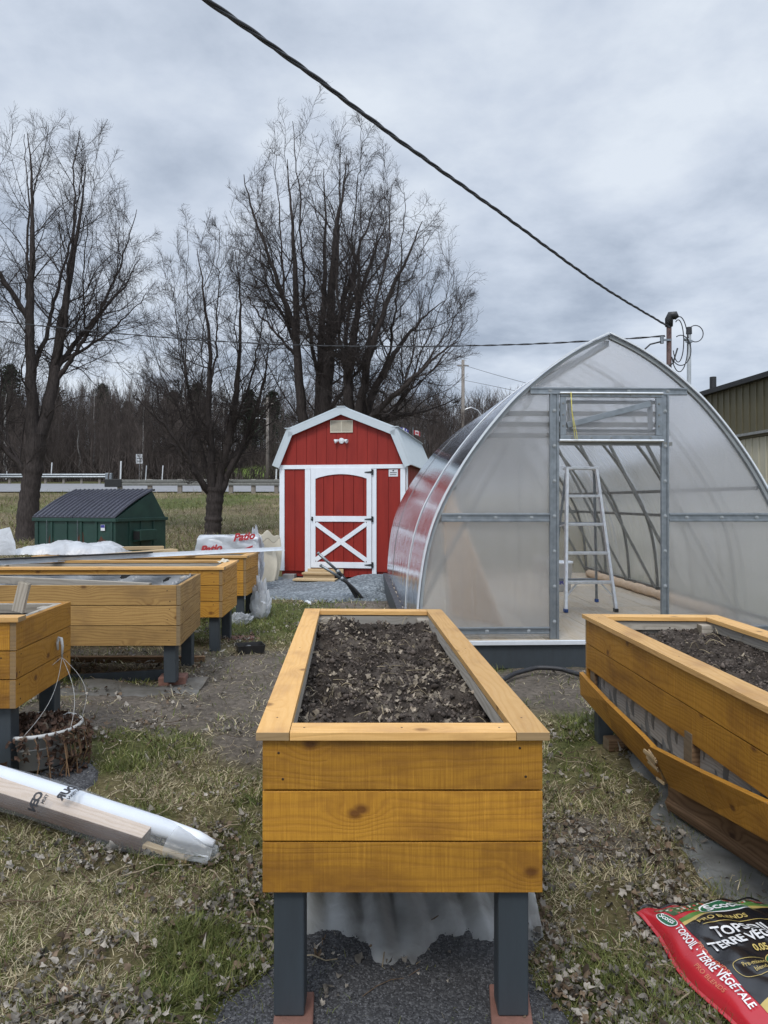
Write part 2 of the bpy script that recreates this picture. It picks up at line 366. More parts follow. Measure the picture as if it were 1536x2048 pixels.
def gravelmat(name, a, bcol, c_, scale):
    m, nt, b, o = newmat(name); tc = node(nt, 'ShaderNodeTexCoord')
    v = node(nt, 'ShaderNodeTexVoronoi', {'Vector': tc.outputs['Object'], 'Scale': scale})
    n = node(nt, 'ShaderNodeTexNoise', {'Vector': tc.outputs['Object'], 'Scale': 1.6, 'Detail': 5.0})
    sc = node(nt, 'ShaderNodeSeparateColor', {0: v.outputs['Color']})
    c = ramp(nt, sc.outputs[0], [(0, a), (.6, bcol), (1, c_)])
    c = mixc(nt, 1.0, c, ramp(nt, n.outputs[0], [(.3, .72), (.7, 1.15)]), 'MULTIPLY')
    nt.links.new(c, b.inputs['Base Color']); b.inputs['Roughness'].default_value = .85
    bump(nt, b, mth(nt, 'SUBTRACT', 1.0, v.outputs['Distance']), .9, .5/scale); return m
M['gravel_dark'] = gravelmat('dark_crushed_stone', (.022, .022, .024), (.045, .045, .048), (.11, .11, .113), 150)
M['gravel_blue'] = gravelmat('blue_grey_gravel', (.085, .100, .110), (.15, .172, .188), (.28, .305, .32), 36)
M['asphalt'] = simple('pale_asphalt', (.24, .24, .245), (.19, .19, .195), 2, .85, .2)

def filmmat(name, tint, through=.35, rough=.25, dirt=None):
    """thin translucent sheet"""
    m, nt, b, o = newmat(name); tc = node(nt, 'ShaderNodeTexCoord')
    n = node(nt, 'ShaderNodeTexNoise', {'Vector': tc.outputs['Object'], 'Scale': 5.0, 'Detail': 5.0})
    c = ramp(nt, n.outputs[0], [(.35, dirt or tuple(k*.75 for k in tint)), (.62, tint)])
    nt.links.new(c, b.inputs['Base Color']); b.inputs['Roughness'].default_value = rough; b.inputs['Specular IOR Level'].default_value = .6
    t = node(nt, 'ShaderNodeBsdfTranslucent', {'Color': c}); tr = node(nt, 'ShaderNodeBsdfTransparent', {'Color': (.93, .94, .95, 1)})
    m1 = node(nt, 'ShaderNodeMixShader', {0: .4, 1: b.outputs[0], 2: t.outputs[0]})
    m2 = node(nt, 'ShaderNodeMixShader', {0: through, 1: m1.outputs[0], 2: tr.outputs[0]}); nt.links.new(m2.outputs[0], o.inputs[0])
    n2 = node(nt, 'ShaderNodeTexNoise', {'Vector': tc.outputs['Object'], 'Scale': 14.0, 'Detail': 3.0, 'Distortion': 1.5}); bump(nt, b, n2.outputs[0], .4, .02)
    return m
M['film'] = filmmat('clear_film', (.62, .64, .66), .35, .2)
M['whitefilm'] = filmmat('white_film', (.80, .82, .85), .03, .3)
M['groundfilm'] = filmmat('dirty_ground_sheet', (.33, .34, .33), .10, .35, (.18, .18, .17))
M['groundfilm2'] = filmmat('muddy_ground_sheet', (.26, .25, .23), .15, .4, (.13, .12, .10))
M['underfilm'] = filmmat('clear_bed_sheet', (.62, .63, .62), .28, .3, (.30, .295, .28))
M['endfilm'] = filmmat('crimped_film', (.76, .78, .80), .60, .2)
M['wrapfilm'] = filmmat('milky_wrap', (.74, .76, .79), .16, .25)
def polycarb(name, axis, milky, gloss_rough, tint):
    """multiwall polycarbonate: blurred see-through, milky scatter and a glossy face; axis = flute direction"""
    m, nt, b, o = newmat(name); nt.nodes.remove(b); tc = node(nt, 'ShaderNodeTexCoord')
    src = tc.outputs['UV'] if axis == 'UV' else tc.outputs['Object']
    mp = node(nt, 'ShaderNodeMapping', {'Vector': src, 'Scale': {'UV': (70, 1.2, 1), 'Z': (38, 38, .7)}[axis]})
    n = node(nt, 'ShaderNodeTexNoise', {'Vector': mp.outputs[0], 'Scale': 1.0, 'Detail': 3.0, 'Roughness': .6})
    n2 = node(nt, 'ShaderNodeTexNoise', {'Vector': tc.outputs['Object'], 'Scale': 1.3, 'Detail': 4.0})
    bp = node(nt, 'ShaderNodeBump', {'Height': n.outputs[0], 'Strength': .25, 'Distance': .004})
    rf = node(nt, 'ShaderNodeBsdfRefraction', {'Color': (.97, .97, .98, 1), 'Roughness': .25, 'IOR': 1.2})
    tr = node(nt, 'ShaderNodeBsdfTransparent', {'Color': (.96, .965, .97, 1)})
    see = node(nt, 'ShaderNodeMixShader', {0: .33, 1: rf.outputs[0], 2: tr.outputs[0]})
    dc = ramp(nt, n2.outputs[0], [(.3, tuple(k*.85 for k in tint)), (.7, tint)])
    df = node(nt, 'ShaderNodeBsdfDiffuse', {'Color': dc, 'Normal': bp.outputs[0]}); tl = node(nt, 'ShaderNodeBsdfTranslucent', {'Color': dc, 'Normal': bp.outputs[0]})
    mk = node(nt, 'ShaderNodeMixShader', {0: .62, 1: df.outputs[0], 2: tl.outputs[0]})
    fac = mth(nt, 'ADD', milky-.1, mth(nt, 'MULTIPLY', n.outputs[0], .2))
    body = node(nt, 'ShaderNodeMixShader', {0: fac, 1: see.outputs[0], 2: mk.outputs[0]})
    gl = node(nt, 'ShaderNodeBsdfGlossy', {'Color': (.95, .96, 1, 1), 'Roughness': gloss_rough, 'Normal': bp.outputs[0]})
    fr = node(nt, 'ShaderNodeFresnel', {'IOR': 1.5, 'Normal': bp.outputs[0]})
    fin = node(nt, 'ShaderNodeMixShader', {0: fr.outputs[0], 1: body.outputs[0], 2: gl.outputs[0]}); nt.links.new(fin.outputs[0], o.inputs[0])
    return m
M['poly_front'] = polycarb('polycarbonate_wall', 'Z', .22, .18, (.90, .88, .84))
M['poly_cover'] = polycarb('polycarbonate_cover', 'UV', .36, .11, (.88, .89, .91))

def textmesh(txt, size, name, mat, parent, fn, font_bold=0.0, align='LEFT', shear=0.0, sx=1.0):
    """flat lettering as a mesh; fn maps (x, y) of the lettering to a 3D point"""
    cu = bpy.data.curves.new('lettering', 'FONT'); cu.body = txt; cu.size = size; cu.align_x = align; cu.offset = font_bold; cu.shear = shear
    cu.resolution_u = 3
    tmp = bpy.data.objects.new('lettering', cu); col.objects.link(tmp)
    dg = bpy.context.evaluated_depsgraph_get(); dg.update(); me = bpy.data.meshes.new_from_object(tmp.evaluated_get(dg))
    bpy.data.objects.remove(tmp); bpy.data.curves.remove(cu)
    for v in me.vertices: v.co = fn(v.co.x*sx, v.co.y)
    me.name = name; me.materials.clear(); me.materials.append(mat)
    o = bpy.data.objects.new(name, me); col.objects.link(o)
    if parent is not None: o.parent = parent
    return o
# ---------------------------------------------------------------- ground zones (world metres)
def blob(x, y, cx, cy, rx, ry, seed=5, edge=.35):
    x = np.asarray(x, float); y = np.asarray(y, float)
    d = np.sqrt(((x-cx)/rx)**2+((y-cy)/ry)**2)+(fbm(x*2.3+9, y*2.3, seed, 3)-.5)*.7
    return 1-sst(1-edge, 1+edge*.3, d)
def z_gravel(x, y):  return np.maximum(blob(x, y, .06, 1.80, .60, 1.22, 8, .10), blob(x, y, -1.62, 3.75, .2, .36, 9, .15))
def z_dirt(x, y):
    d = np.maximum.reduce([blob(x, y, -1.05, 5.9, .75, 1.5, 1), blob(x, y, -1.7, 5.0, .9, .55, 2), blob(x, y, 1.5, 5.75, 1.1, .85, 3),
                           blob(x, y, .95, 3.3, .28, .32, 4)*.9, blob(x, y, -.1, 10.4, .9, .8, 6), blob(x, y, -.75, 5.2, .4, 1.3, 7)])
    return np.maximum(d, blob(x, y, -2.3, 6.6, 1.2, .7, 12)*.7)
def z_green(x, y):
    x = np.asarray(x, float); y = np.asarray(y, float)
    n = sst(.50, .66, fbm(x*1.5+4, y*1.5+2, 21, 4))
    strip = np.maximum.reduce([blob(x, y, -1.6, 9.2, 1.4, 1.7, 13), blob(x, y, .62, 2.05, .3, .5, 14), blob(x, y, -.55, 2.3, .22, .6, 15), blob(x, y, -1.2, 3.35, .25, .25, 16), .8*blob(x, y, -1.45, 4.35, .4, .3, 18), .9*blob(x, y, 1.0, 2.2, .35, .35, 19)])
    bank = sst(.44, .60, fbm(x*.22+3, y*.45, 23, 4))*(.25+.75*sst(28, 40, y))
    return np.clip(np.where(y > 17, bank, np.maximum(n, strip)), 0, 1)
def z_gh(x, y): return ((np.asarray(y) > 6.3) & (np.asarray(y) < 12.6) & (np.asarray(x) > .25-.06*(np.asarray(y)-6.4)) & (np.asarray(x) < 3.9)).astype(float)
def z_blue(x, y): return blob(x, y, -1.0, 13.6, 2.0, 2.7, 30, .12)

def ground():
    ys = np.concatenate([np.arange(-40, 0, 4.), np.arange(0, 12, .055), np.arange(12, 30, .2), np.arange(30, 62, .5), np.arange(62, 130, 2.5), np.array([140, 170, 210, 270, 350, 480])])
    xs = np.concatenate([np.array([-400, -250, -160, -110]), np.arange(-80, -14, 2.), np.arange(-14, -4.2, .25), np.arange(-4.2, 4.2, .055), np.arange(4.2, 14, .25), np.arange(14, 80, 2.), np.array([110, 160, 250, 400])])
    X, Y = np.meshgrid(xs, ys); Z = gz(X, Y)
    near = (1-sst(8, 12, Y))*(1-sst(3.5, 4.5, np.abs(X)))
    Z = Z+near*((fbm(X*9, Y*9, 40, 3)-.5)*.022+z_dirt(X, Y)*(fbm(X*22, Y*22, 41, 2)-.5)*.02)
    V = np.stack([X, Y, Z], -1).reshape(-1, 3); nx, ny = len(xs), len(ys)
    i = np.arange(nx-1)[None, :]+np.arange(ny-1)[:, None]*nx
    Fc = np.stack([i, i+1, i+nx+1, i+nx], -1).reshape(-1, 4)
    x, y = V[:, 0], V[:, 1]
    straw = np.array([.125, .105, .052]); dirt = np.array([.130, .110, .090]); green = np.array([.06, .085, .02]); litter = np.array([.050, .040, .032])
    c = straw+(fbm(x*3, y*3, 50, 4)[:, None]-.5)*np.array([.10, .085, .05])
    g = z_green(x, y)[:, None]; c = c*(1-.6*g)+green*.6*g
    d = z_dirt(x, y)[:, None]; c = c*(1-d)+dirt*d
    # bank up to the road: dead straw with green patches; leaf litter under the wood
    bank = (sst(15, 22, y)*(1-sst(57, 60, y)))[:, None]; bn = fbm(x*.25, y*.5, 51, 4)[:, None]
    bc = np.array([.17, .138, .082])*(.35+1.2*fbm(x*.55, y*.8, 53, 4)[:, None])
    bg_ = sst(.47, .62, bn)*.75*(.35+.65*sst(30, 42, y)[:, None]); bc = bc*(1-bg_)+np.array([.075, .10, .028])*bg_
    c = c*(1-bank)+bc*bank
    wd = sst(58, 62, y)[:, None]; fld = (blob(x, y, -12.8, 78, 6.8, 14, 52, .3))[:, None]
    c = c*(1-wd)+(litter*(1-fld)+np.array([.11, .15, .035])*fld)*wd
    o = mesh_np('ground', V, Fc, None or M['ground'], np.clip(c, .008, 1), smooth=True); tag(o, kind='structure')
def groundmat():
    m, nt, b, o = newmat('ground_soil_and_thatch'); tc = node(nt, 'ShaderNodeTexCoord')
    a = node(nt, 'ShaderNodeAttribute', attribute_name='col')
    n = node(nt, 'ShaderNodeTexNoise', {'Vector': tc.outputs['Object'], 'Scale': 26.0, 'Detail': 8.0, 'Roughness': .75})
    n2 = node(nt, 'ShaderNodeTexNoise', {'Vector': tc.outputs['Object'], 'Scale': 3.1, 'Detail': 6.0, 'Roughness': .65})
    c = mixc(nt, 1.0, a.outputs['Color'], ramp(nt, n.outputs[0], [(.3, .4), (.7, 1.55)]), 'MULTIPLY')
    c = mixc(nt, 1.0, c, ramp(nt, n2.outputs[0], [(.3, .7), (.7, 1.25)]), 'MULTIPLY')
    nt.links.new(c, b.inputs['Base Color']); b.inputs['Roughness'].default_value = .95; b.inputs['Specular IOR Level'].default_value = .1
    bump(nt, b, n.outputs[0], .9, .02); return m
M['ground'] = groundmat()
ground()

def patch(name, x0, x1, y0, y1, nx, ny, zf, mask, hi, mat, smooth=True):
    """sheet that lies on the ground and dips under it outside its ragged outline"""
    xs = np.linspace(x0, x1, nx); ys = np.linspace(y0, y1, ny); X, Y = np.meshgrid(xs, ys)
    mk = mask(X, Y); Z = gz(X, Y)-.06+mk*(.06+hi)+zf(X, Y)*mk
    i = np.arange(nx-1)[None, :]+np.arange(ny-1)[:, None]*nx
    Fc = np.stack([i, i+1, i+nx+1, i+nx], -1).reshape(-1, 4)
    keep = (mk.reshape(-1)[Fc].max(1) > .02)
    o = mesh_np(name, np.stack([X, Y, Z], -1).reshape(-1, 3), Fc[keep], mat, smooth=smooth); return tag(o, kind='structure')
patch('gravel_bed', -2.2, .9, .7, 4.3, 220, 240, lambda x, y: (fbm(x*30, y*30, 60, 2)-.5)*.015, z_gravel, .016, M['gravel_dark'])
patch('gravel_path', -3.4, 1.2, 10.6, 17, 130, 130, lambda x, y: .30*np.exp(-((x+.15)/.75)**2-((y-12.6)/1.0)**2)+(fbm(x*5, y*5, 61, 3)-.5)*.06, z_blue, .03, M['gravel_blue'])

# road on the bank
def strip(name, y0, y1, z0, z1, mat, n=60):
    mb = MB(); mb.grid(lambda u, v: (-130+260*u, y0+(y1-y0)*v, z0+(z1-z0)*v), n, 2); return tag(mb.build(name, mat), kind='structure')
strip('road', 45.6, 56.4, 2.10, 2.84, M['asphalt'])

# ---------------------------------------------------------------- red barn shed
def barn():
    B = thing('barn_shed', 'red and white gambrel shed with crossbuck door beside the greenhouse', 'shed', (-2.07, 14.9, 0), math.atan2(-.159, .987))
    W, D, zb, zt = 2.52, 4.2, .13, 2.19
    roof = [(-.10, 2.2), (.19, 2.90), (1.26, 3.33), (2.33, 2.90), (2.62, 2.2)]
    def rz(x):
        for (a, za), (b, zb_) in zip(roof, roof[1:]):
            if a <= x <= b: return za+(zb_-za)*(x-a)/(b-a)
    # walls: grooved siding
    mb = MB()
    def sidewall(x0, x1, z0, z1fn, y, th=.012):
        n = max(1, round((x1-x0)/.196)); s = (x1-x0)/n
        for i in range(n):
            a, b = x0+i*s+.004, x0+(i+1)*s-.004
            xs = [a]+[q for q, _ in roof if a < q < b]+[b]
            mb.prism([(a, y, z0), (b, y, z0)]+[(q, y, z1fn(q)) for q in reversed(xs)], (0, th, 0))
    sidewall(.1, .52, zb, lambda x: zt-.06, 0); sidewall(1.95, 2.42, zb, lambda x: zt-.06, 0); sidewall(.66, 1.95, .02, lambda x: .2, .01)
    sidewall(.14, 2.38, zt+.02, lambda x: rz(x)-.11, 0)
    pb = [(0, .012, zb), (W, .012, zb), (W, .012, 2.2), (2.33, .012, 2.85), (1.26, .012, 3.28), (.19, .012, 2.85), (0, .012, 2.2)]
    mb.prism(pb, (0, D-.02, 0))
    n = 21
    for i in range(n): mb.bx(W, W+.012, .02+i*.2+.004, .02+(i+1)*.2-.004, zb, 2.28)
    mb.bx(.03, W-.03, .05, D-.1, .02, zb-.005)
    mb.build('wall', M['red'], B)
    t = MB()
    for x0, x1 in ((0, .1), (.52, .635), (1.865, 1.95), (2.42, W)): t.bx(x0, x1, -.022, -.001, zb-(.05 if .4 < x0 < 2 else 0), zt-.05)
    t.bx(-.02, W+.02, -.028, -.001, zt-.05, zt+.03); t.bx(W+.013, W+.035, .0, .1, zb, 2.2)
    t.build('trim', M['white'], B, .003)
    # roof: front fascia, metal sheets with ribs
    f = MB()
    for (a, za), (b, zb_) in zip(roof, roof[1:]):
        d = Vector((b-a, 0, zb_-za)).normalized(); nrm = Vector((-d.z, 0, d.x))
        p, q = Vector((a, -.10, za)), Vector((b, -.10, zb_))
        f.prism([p, q, q-Vector((0, 0, .135)) if abs(d.x) > .7 else q-nrm*.12, p-Vector((0, 0, .135)) if abs(d.x) > .7 else p-nrm*.12], (0, .02, 0))
    f.build('fascia', M['fascia'], B, .003)
    r = MB()
    for k, ((a, za), (b, zb_)) in enumerate(zip(roof, roof[1:])):
        d = Vector((b-a, 0, zb_-za)).normalized(); nrm = Vector((-d.z, 0, d.x)); l = math.hypot(b-a, zb_-za)
        p = Vector((a, -.10, za)); o2 = -.04 if k in (0, 1) else 0; e2 = .04 if k in (2, 3) else 0
        r.prism([p+d*0+nrm*.002, p+d*l+nrm*.002, p+d*l+nrm*.022, p+nrm*.022], (0, D+.22, 0))
        for i in range(20):
            yy = .03+i*.228; c0 = p+Vector((0, yy, 0))+nrm*.022
            r.prism([c0, c0+d*l, c0+d*l+nrm*.02, c0+nrm*.02], (0, .035, 0))
    r.build('roof', M['fascia'], B)
    rc = MB()
    for kx, kz in ((2.33, 2.90), (.19, 2.90)):
        sg = 1 if kx > 1 else -1
        rc.bx(kx-.06, kx+.06, -.11, D+.13, kz+.035, kz+.05)
        for i in range(46): rc.bx(kx+sg*.03-.012, kx+sg*.03+.012, -.05+i*.094, -.01+i*.094, kz+.0, kz+.034)
    rc.bx(1.18, 1.34, -.11, D+.13, 3.345, 3.36)
    rc.build('roof_flashing', M['fascia'], B)
    v = MB(); v.bx(1.03, 1.48, -.02, -.001, 2.85, 2.87); v.bx(1.03, 1.48, -.02, -.001, 3.07, 3.09); v.bx(1.03, 1.05, -.02, -.001, 2.87, 3.07); v.bx(1.46, 1.48, -.02, -.001, 2.87, 3.07); v.bx(1.245, 1.265, -.02, -.001, 2.87, 3.07)
    for i in range(9): v.hexa([(1.05, -.016, 2.873+i*.022), (1.46, -.016, 2.873+i*.022), (1.46, -.004, 2.879+i*.022), (1.05, -.004, 2.879+i*.022), (1.05, -.016, 2.879+i*.022), (1.46, -.016, 2.879+i*.022), (1.46, -.003, 2.893+i*.022), (1.05, -.003, 2.893+i*.022)])
    v.build('gable_vent', M['cream'], B)
    lf = MB(); lf.lathe([(.001, .0), (.055, .0), (.055, .02), (.001, .03)], 16)
    lo = lf.build('flood_light', M['signwhite'], B); lo.location = (1.255, -.002, 2.69); lo.rotation_euler = (R(90), 0, 0)
    for sx in (-1, 1):
        h = MB(); h.lathe([(.012, 0), (.02, .02), (.035, .05), (.042, .085), (.036, .088), (.001, .075)], 14)
        ho = h.build('lamp_head', M['signwhite'], lo); ho.location = (sx*.05, .01, .045); ho.rotation_euler = (R(20), R(70*sx), 0)
    sg = MB(); sg.bx(2.19, 2.37, -.008, -.001, 1.985, 2.125); so = sg.build('notice_plate', M['signwhite'], B)
    mk = MB()
    mk.prism([(2.262, -.0085, 2.085), (2.298, -.0085, 2.085), (2.296, -.0085, 2.1), (2.28, -.0085, 2.117), (2.264, -.0085, 2.1)], (0, -.001, 0))
    for zz_ in (2.05, 2.012):
        x = 2.215
        while x < 2.34:
            l = random.uniform(.008, .016); mk.bx(x, x+l, -.0095, -.0085, zz_, zz_+.018); x += l+.004
    mk.build('notice_marks', M['ink'], so)
    # door
    DR = empty('door'); DR.parent = B
    def dx(px): return .643+(px-624)/121*1.214
    d = MB(); s = .2
    x = .70
    while x < 1.80: d.bx(x+.003, min(x+.197, 1.80)-.003, -.014, .001, .3, 2.06); x += .2
    d.build('door_panel', M['red'], DR)
    f = MB(); y0, y1 = -.036, -.0145
    f.bx(.643, .735, y0, y1, .20, 2.165); f.bx(1.76, 1.857, y0, y1, .20, 2.165); f.bx(.735, 1.76, y0, y1, .20, .315); f.bx(.735, 1.76, y0, y1, 1.105, 1.215)
    arc = [(.735+1.025*i/16, y0, 1.945+.09*math.sin(math.pi*i/16)**.8) for i in range(17)]
    f.prism(arc+[(1.76, y0, 2.165), (.735, y0, 2.165)], (0, y1-y0, 0))
    A, C_ = Vector((.735, -.027, 1.07)), Vector((1.76, -.027, .35)); f.beam(A, C_, .02, .085, up=(0, 0, 1))
    A2, C2 = Vector((.735, -.0262, .35)), Vector((1.76, -.0262, 1.07)); f.beam(A2, C2, .0225, .085, up=(0, 0, 1))
    f.build('door_frame', M['white'], DR, .002)
    for hz in (2.07, 1.155, .265):
        h = MB(); h.bx(1.86, 1.895, -.05, -.036, hz-.055, hz+.055); h.hexa([(1.72, -.046, hz-.007), (1.865, -.046, hz-.022), (1.865, -.036, hz-.022), (1.72, -.036, hz-.007), (1.72, -.046, hz+.007), (1.865, -.046, hz+.022), (1.865, -.036, hz+.022), (1.72, -.036, hz+.007)])
        h.tube([(1.862, -.05, hz-.06), (1.862, -.05, hz+.06)], .008, 8); h.build('hinge', M['black'], DR)
    h = MB(); h.bx(.655, .69, -.045, -.036, 1.12, 1.2); h.tube([(.672, -.045, 1.16), (.672, -.075, 1.16), (.66, -.08, 1.14)], .01, 8); h.build('latch', M['black'], DR)
    # skids and blocks under the shed
    k = MB()
    for x0 in (.06, .55, 1.25, 2.3): k.bx(x0, x0+.1, .03, D-.05, -.08, .04)
    k.build('skid', M['oldbrown'], B)
    return B
BARN = barn()
def in_barn(x, y, z=0):
    a = math.atan2(-.159, .987); return Vector((-2.07+x*math.cos(a)-y*math.sin(a), 14.9+x*math.sin(a)+y*math.cos(a), z))
BRZ = math.atan2(-.159, .987)
st = thing('door_steps', 'low raw pine steps in front of the red shed door', 'steps', in_barn(.8, -.4, -.06), BRZ)
for nm, (x0, x1, y0, y1, z0, z1) in {'tread': (-.36, .46, -.22, .05, .055, .09)}.items():
    m_ = MB(); m_.bx(x0, x1, y0, y1, z0, z1); m_.build('tread', M['raw'], st, .004)
m_ = MB(); m_.bx(-.26, .42, .07, .34, .15, .185); m_.build('tread', M['raw'], st, .004)
m_ = MB(); m_.bx(-.22, .5, .36, .385, .15, .24); m_.bx(-.3, -.26, -.18, .36, 0, .05); m_.bx(.36, .4, -.18, .36, 0, .05); m_.bx(-.24, .38, .1, .13, .055, .149); m_.build('stringer', M['raw'], st, .003)
m_ = MB(); m_.box((0, 0, .07), (.24, .18, .14)); o_ = m_.build('concrete_block', M['concrete'], None, .008); o_.location = in_barn(.22, -.06, -.07); o_.rotation_euler = (0, 0, BRZ)
tag(o_, 'grey concrete block under the left front of the red shed', 'block')

# ---------------------------------------------------------------- greenhouse
GA = R(2.2); GZ = .316
GO = Vector((1.94, 6.5, GZ)); GL = 5.85
PROF = [(1.655, 0), (1.655, .03), (1.645, .258), (1.622, .516), (1.58, .783), (1.50, 1.05), (1.393, 1.273), (1.234, 1.54), (1.058, 1.785), (.813, 2.077), (.50, 2.345), (.25, 2.51), (0, 2.625)]
_h = np.array([p[1] for p in PROF]); _w = np.array([p[0] for p in PROF])
def arcpts(n, inset=0.0):
    """points of the pointed arch from the left foot over the ridge to the right foot (x, z)"""
    d = np.concatenate([[0], np.cumsum(np.hypot(np.diff(_w), np.diff(_h)))]); q = np.linspace(0, d[-1], n)
    w_ = np.interp(q, d, _w); h_ = np.interp(q, d, _h)
    for _ in range(3):
        w_[1:-1] = (w_[:-2]+2*w_[1:-1]+w_[2:])/4; h_[1:-1] = (h_[:-2]+2*h_[1:-1]+h_[2:])/4
    if inset:
        s = 1-inset/1.655; w_ = w_*s; h_ = h_*(1-inset/2.625)
    return [(-a, b) for a, b in zip(w_, h_)]+[(a, b) for a, b in zip(w_[::-1][1:], h_[::-1][1:])]
def halfw(h, inset=0.0): return float(np.interp(h, _h, _w))-inset
GH = thing('greenhouse', 'pointed arch greenhouse of clear polycarbonate on a dark timber platform', 'greenhouse', GO, GA)
def greenhouse():
    # platform
    k = MB(); k.bx(-1.72, 1.72, -.10, -.062, -.235, -.02); k.bx(-1.73, -1.662, -.061, GL+.05, -.235, .006); k.bx(1.662, 1.73, -.061, GL+.05, -.235, .006); k.bx(-1.72, 1.72, GL+.05, GL+.088, -.235, -.02)
    k.bx(-1.76, -1.721, .6, .69, -.3, .02); k.build('platform_skirt', M['paint'], GH, .003)
    k = MB(); y = -.06
    for i in range(6):
        a, b = -1.66+i*.5533, -1.66+(i+1)*.5533
        for j in range(3): k.hexa([(a+.002, -.10+j*2.02+.002, -.019), (a+.002, -.10+(j+1)*2.02-.002, -.019), (b-.002, -.10+(j+1)*2.02-.002, -.019), (b-.002, -.10+j*2.02+.002, -.019), (a+.002, -.10+j*2.02+.002, 0), (a+.002, -.10+(j+1)*2.02-.002, 0), (b-.002, -.10+(j+1)*2.02-.002, 0), (b-.002, -.10+j*2.02+.002, 0)])
    k.build('platform_floor', M['deck'], GH)
    k = MB(); k.bx(-1.72, 1.72, -.135, -.101, -.03, .006); k.build('platform_edge', M['alu_w'], GH, .003)
    # cover: three sheets along the length, each bent over the whole arch
    A = arcpts(46); n = len(A)
    for i in range(4):
        y0, y1 = -.04+i*GL/4, -.04+(i+1)*GL/4+.06; off = .004*(i % 2)
        for side in (0, 1):
            P = A[:n//2+1] if side == 0 else A[n//2:]
            mb = MB(); m = len(P); ny = 14
            for a in range(m-1):
                for b in range(ny):
                    base = len(mb.v)
                    ya, yb = y0+(y1-y0)*b/ny, y0+(y1-y0)*(b+1)/ny
                    def w_(p, t, yy, e):
                        x, z = p; s = 1+off/1.6
                        wav = .006*math.sin(yy*13+i)*(1-min(1, z/1.2))
                        return (x*s+(wav if side == 0 else -wav), yy, max(z*s, -.01 if e else -.01))
                    mb.v += [w_(P[a], 0, ya, a == 0), w_(P[a], 0, yb, a == 0), w_(P[a+1], 0, yb, 0), w_(P[a+1], 0, ya, 0)]
                    mb.face([base, base+1, base+2, base+3], [(ya, a/m*3), (yb, a/m*3), (yb, (a+1)/m*3), (ya, (a+1)/m*3)], .5)
            o = mb.build('cover_sheet', M['poly_cover'], GH)
            import bmesh
            bm = bmesh.new(); bm.from_mesh(o.data); bmesh.ops.remove_doubles(bm, verts=bm.verts, dist=1e-4); bm.to_mesh(o.data); bm.free()
            o.data.polygons.foreach_set('use_smooth', [True]*len(o.data.polygons))
    # battens over the sheet joints and the rim of the front arch
    def archbar(name, y, depth, th, mat, rise=.006, thick=True):
        mb = MB(); P = arcpts(40)
        for (x0, z0), (x1, z1) in zip(P, P[1:]):
            d = Vector((x1-x0, 0, z1-z0)).normalized(); nr = Vector((-d.z, 0, d.x))
            if nr.dot(Vector((x0, 0, z0-.9))) < 0: nr = -nr
            p, q = Vector((x0, y, z0)), Vector((x1, y, z1)); a, b = p+nr*rise, q+nr*rise; v = Vector((0, depth, 0))
            mb.hexa([a, b, b+v, a+v, a+nr*th, b+nr*th, b+nr*th+v, a+nr*th+v])
        return mb.build(name, mat, GH)
    archbar('arch_rim', -.055, .06, .014, M['alu_w'])
    for i in (1,): archbar('sheet_batten', i*GL/4-.01, .035, .006, M['alu_w'])
    archbar('front_arch', -.03, .045, -.026, M['greypipe'], -.002)
    # ribs: bent tube plus the straight chord
    for k_ in range(1, 7):
        y = k_*GL/6-.03; mb = MB(); P = arcpts(26, .03)
        mb.tube([(x, y, z+.0) for x, z in P], .019, 6)
        mb.build('rib', M['steeldark'], GH)
        c = MB()
        for s in (-1, 1): c.beam((s*1.60, y-.03, .05), (s*(halfw(2.40)-.05), y-.03, 2.38), .028, .028)
        c.beam((-halfw(2.07)+.05, y-.03, 2.05), (halfw(2.07)-.05, y-.03, 2.05), .028, .028)
        c.build('truss_chord', M['steeldark'], GH)
    # long purlins
    for h in (.10, 1.02, 1.30):
        for s in (-1, 1):
            mb = MB(); x = s*(halfw(h)-.045); mb.beam((x, .03, h), (x, GL-.03, h), .03, .035); mb.build('purlin', M['steeldark'], GH)
    for hh in (1.75, 1.95, 2.15, 2.32):
        mb = MB(); x = -(halfw(hh)-.05); mb.beam((x, .03, hh), (x, GL-.03, hh), .03, .03); mb.build('purlin', M['steeldark'], GH)
    mb = MB(); mb.beam((0, .03, 2.56), (0, GL, 2.56), .04, .05); mb.build('ridge_beam', M['steel'], GH)
    # ---- front wall
    def fx(px): return (px-1219)*6.46/F
    def fz(py): return CAMZ-(py-HY)*6.46/F-GZ
    XL0, XL1, XR0, XR1 = fx(1099), fx(1118), fx(1325), fx(1338)+.012
    zm = fz(1035); zh = fz(782); zv0, zv1 = fz(879), fz(790)
    BOLT = [None]
    def channel(name, p0, p1, wd, mat=None):
        mb = MB(); p0, p1 = Vector(p0), Vector(p1); d = (p1-p0).normalized(); sd = Vector((-d.z, 0, d.x)); y = Vector((0, -.012, 0))
        mb.beam(p0, p1, .02, wd, up=tuple(sd))
        for s in (-1, 1): mb.beam(p0+sd*s*wd*.36+y*1.25, p1+sd*s*wd*.36+y*1.25, .01, wd*.24, up=tuple(sd))
        o = mb.build(name, mat or M['steel'], GH, .002)
        L = (p1-p0).length; nb = max(2, int(L/.28)) if L > .5 else 0
        if nb:
            for i in range(nb):
                c = p0+d*(L*(i+.5)/nb)+Vector((0, -.012, 0))
                if BOLT[0] is None:
                    bm_ = MB(); bm_.lathe([(.001, .0), (.017, .0), (.017, .004), (.008, .005), (.008, .011), (.001, .012)], 12)
                    for j in range(len(bm_.v)): vx, vy, vz = bm_.v[j]; bm_.v[j] = (vx, -vz, vy)
                    BOLT[0] = bm_.build('bolt', M['greypipe'], o); BOLT[0].location = c
                else:
                    b_ = BOLT[0].copy(); col.objects.link(b_); b_.parent = o; b_.location = c
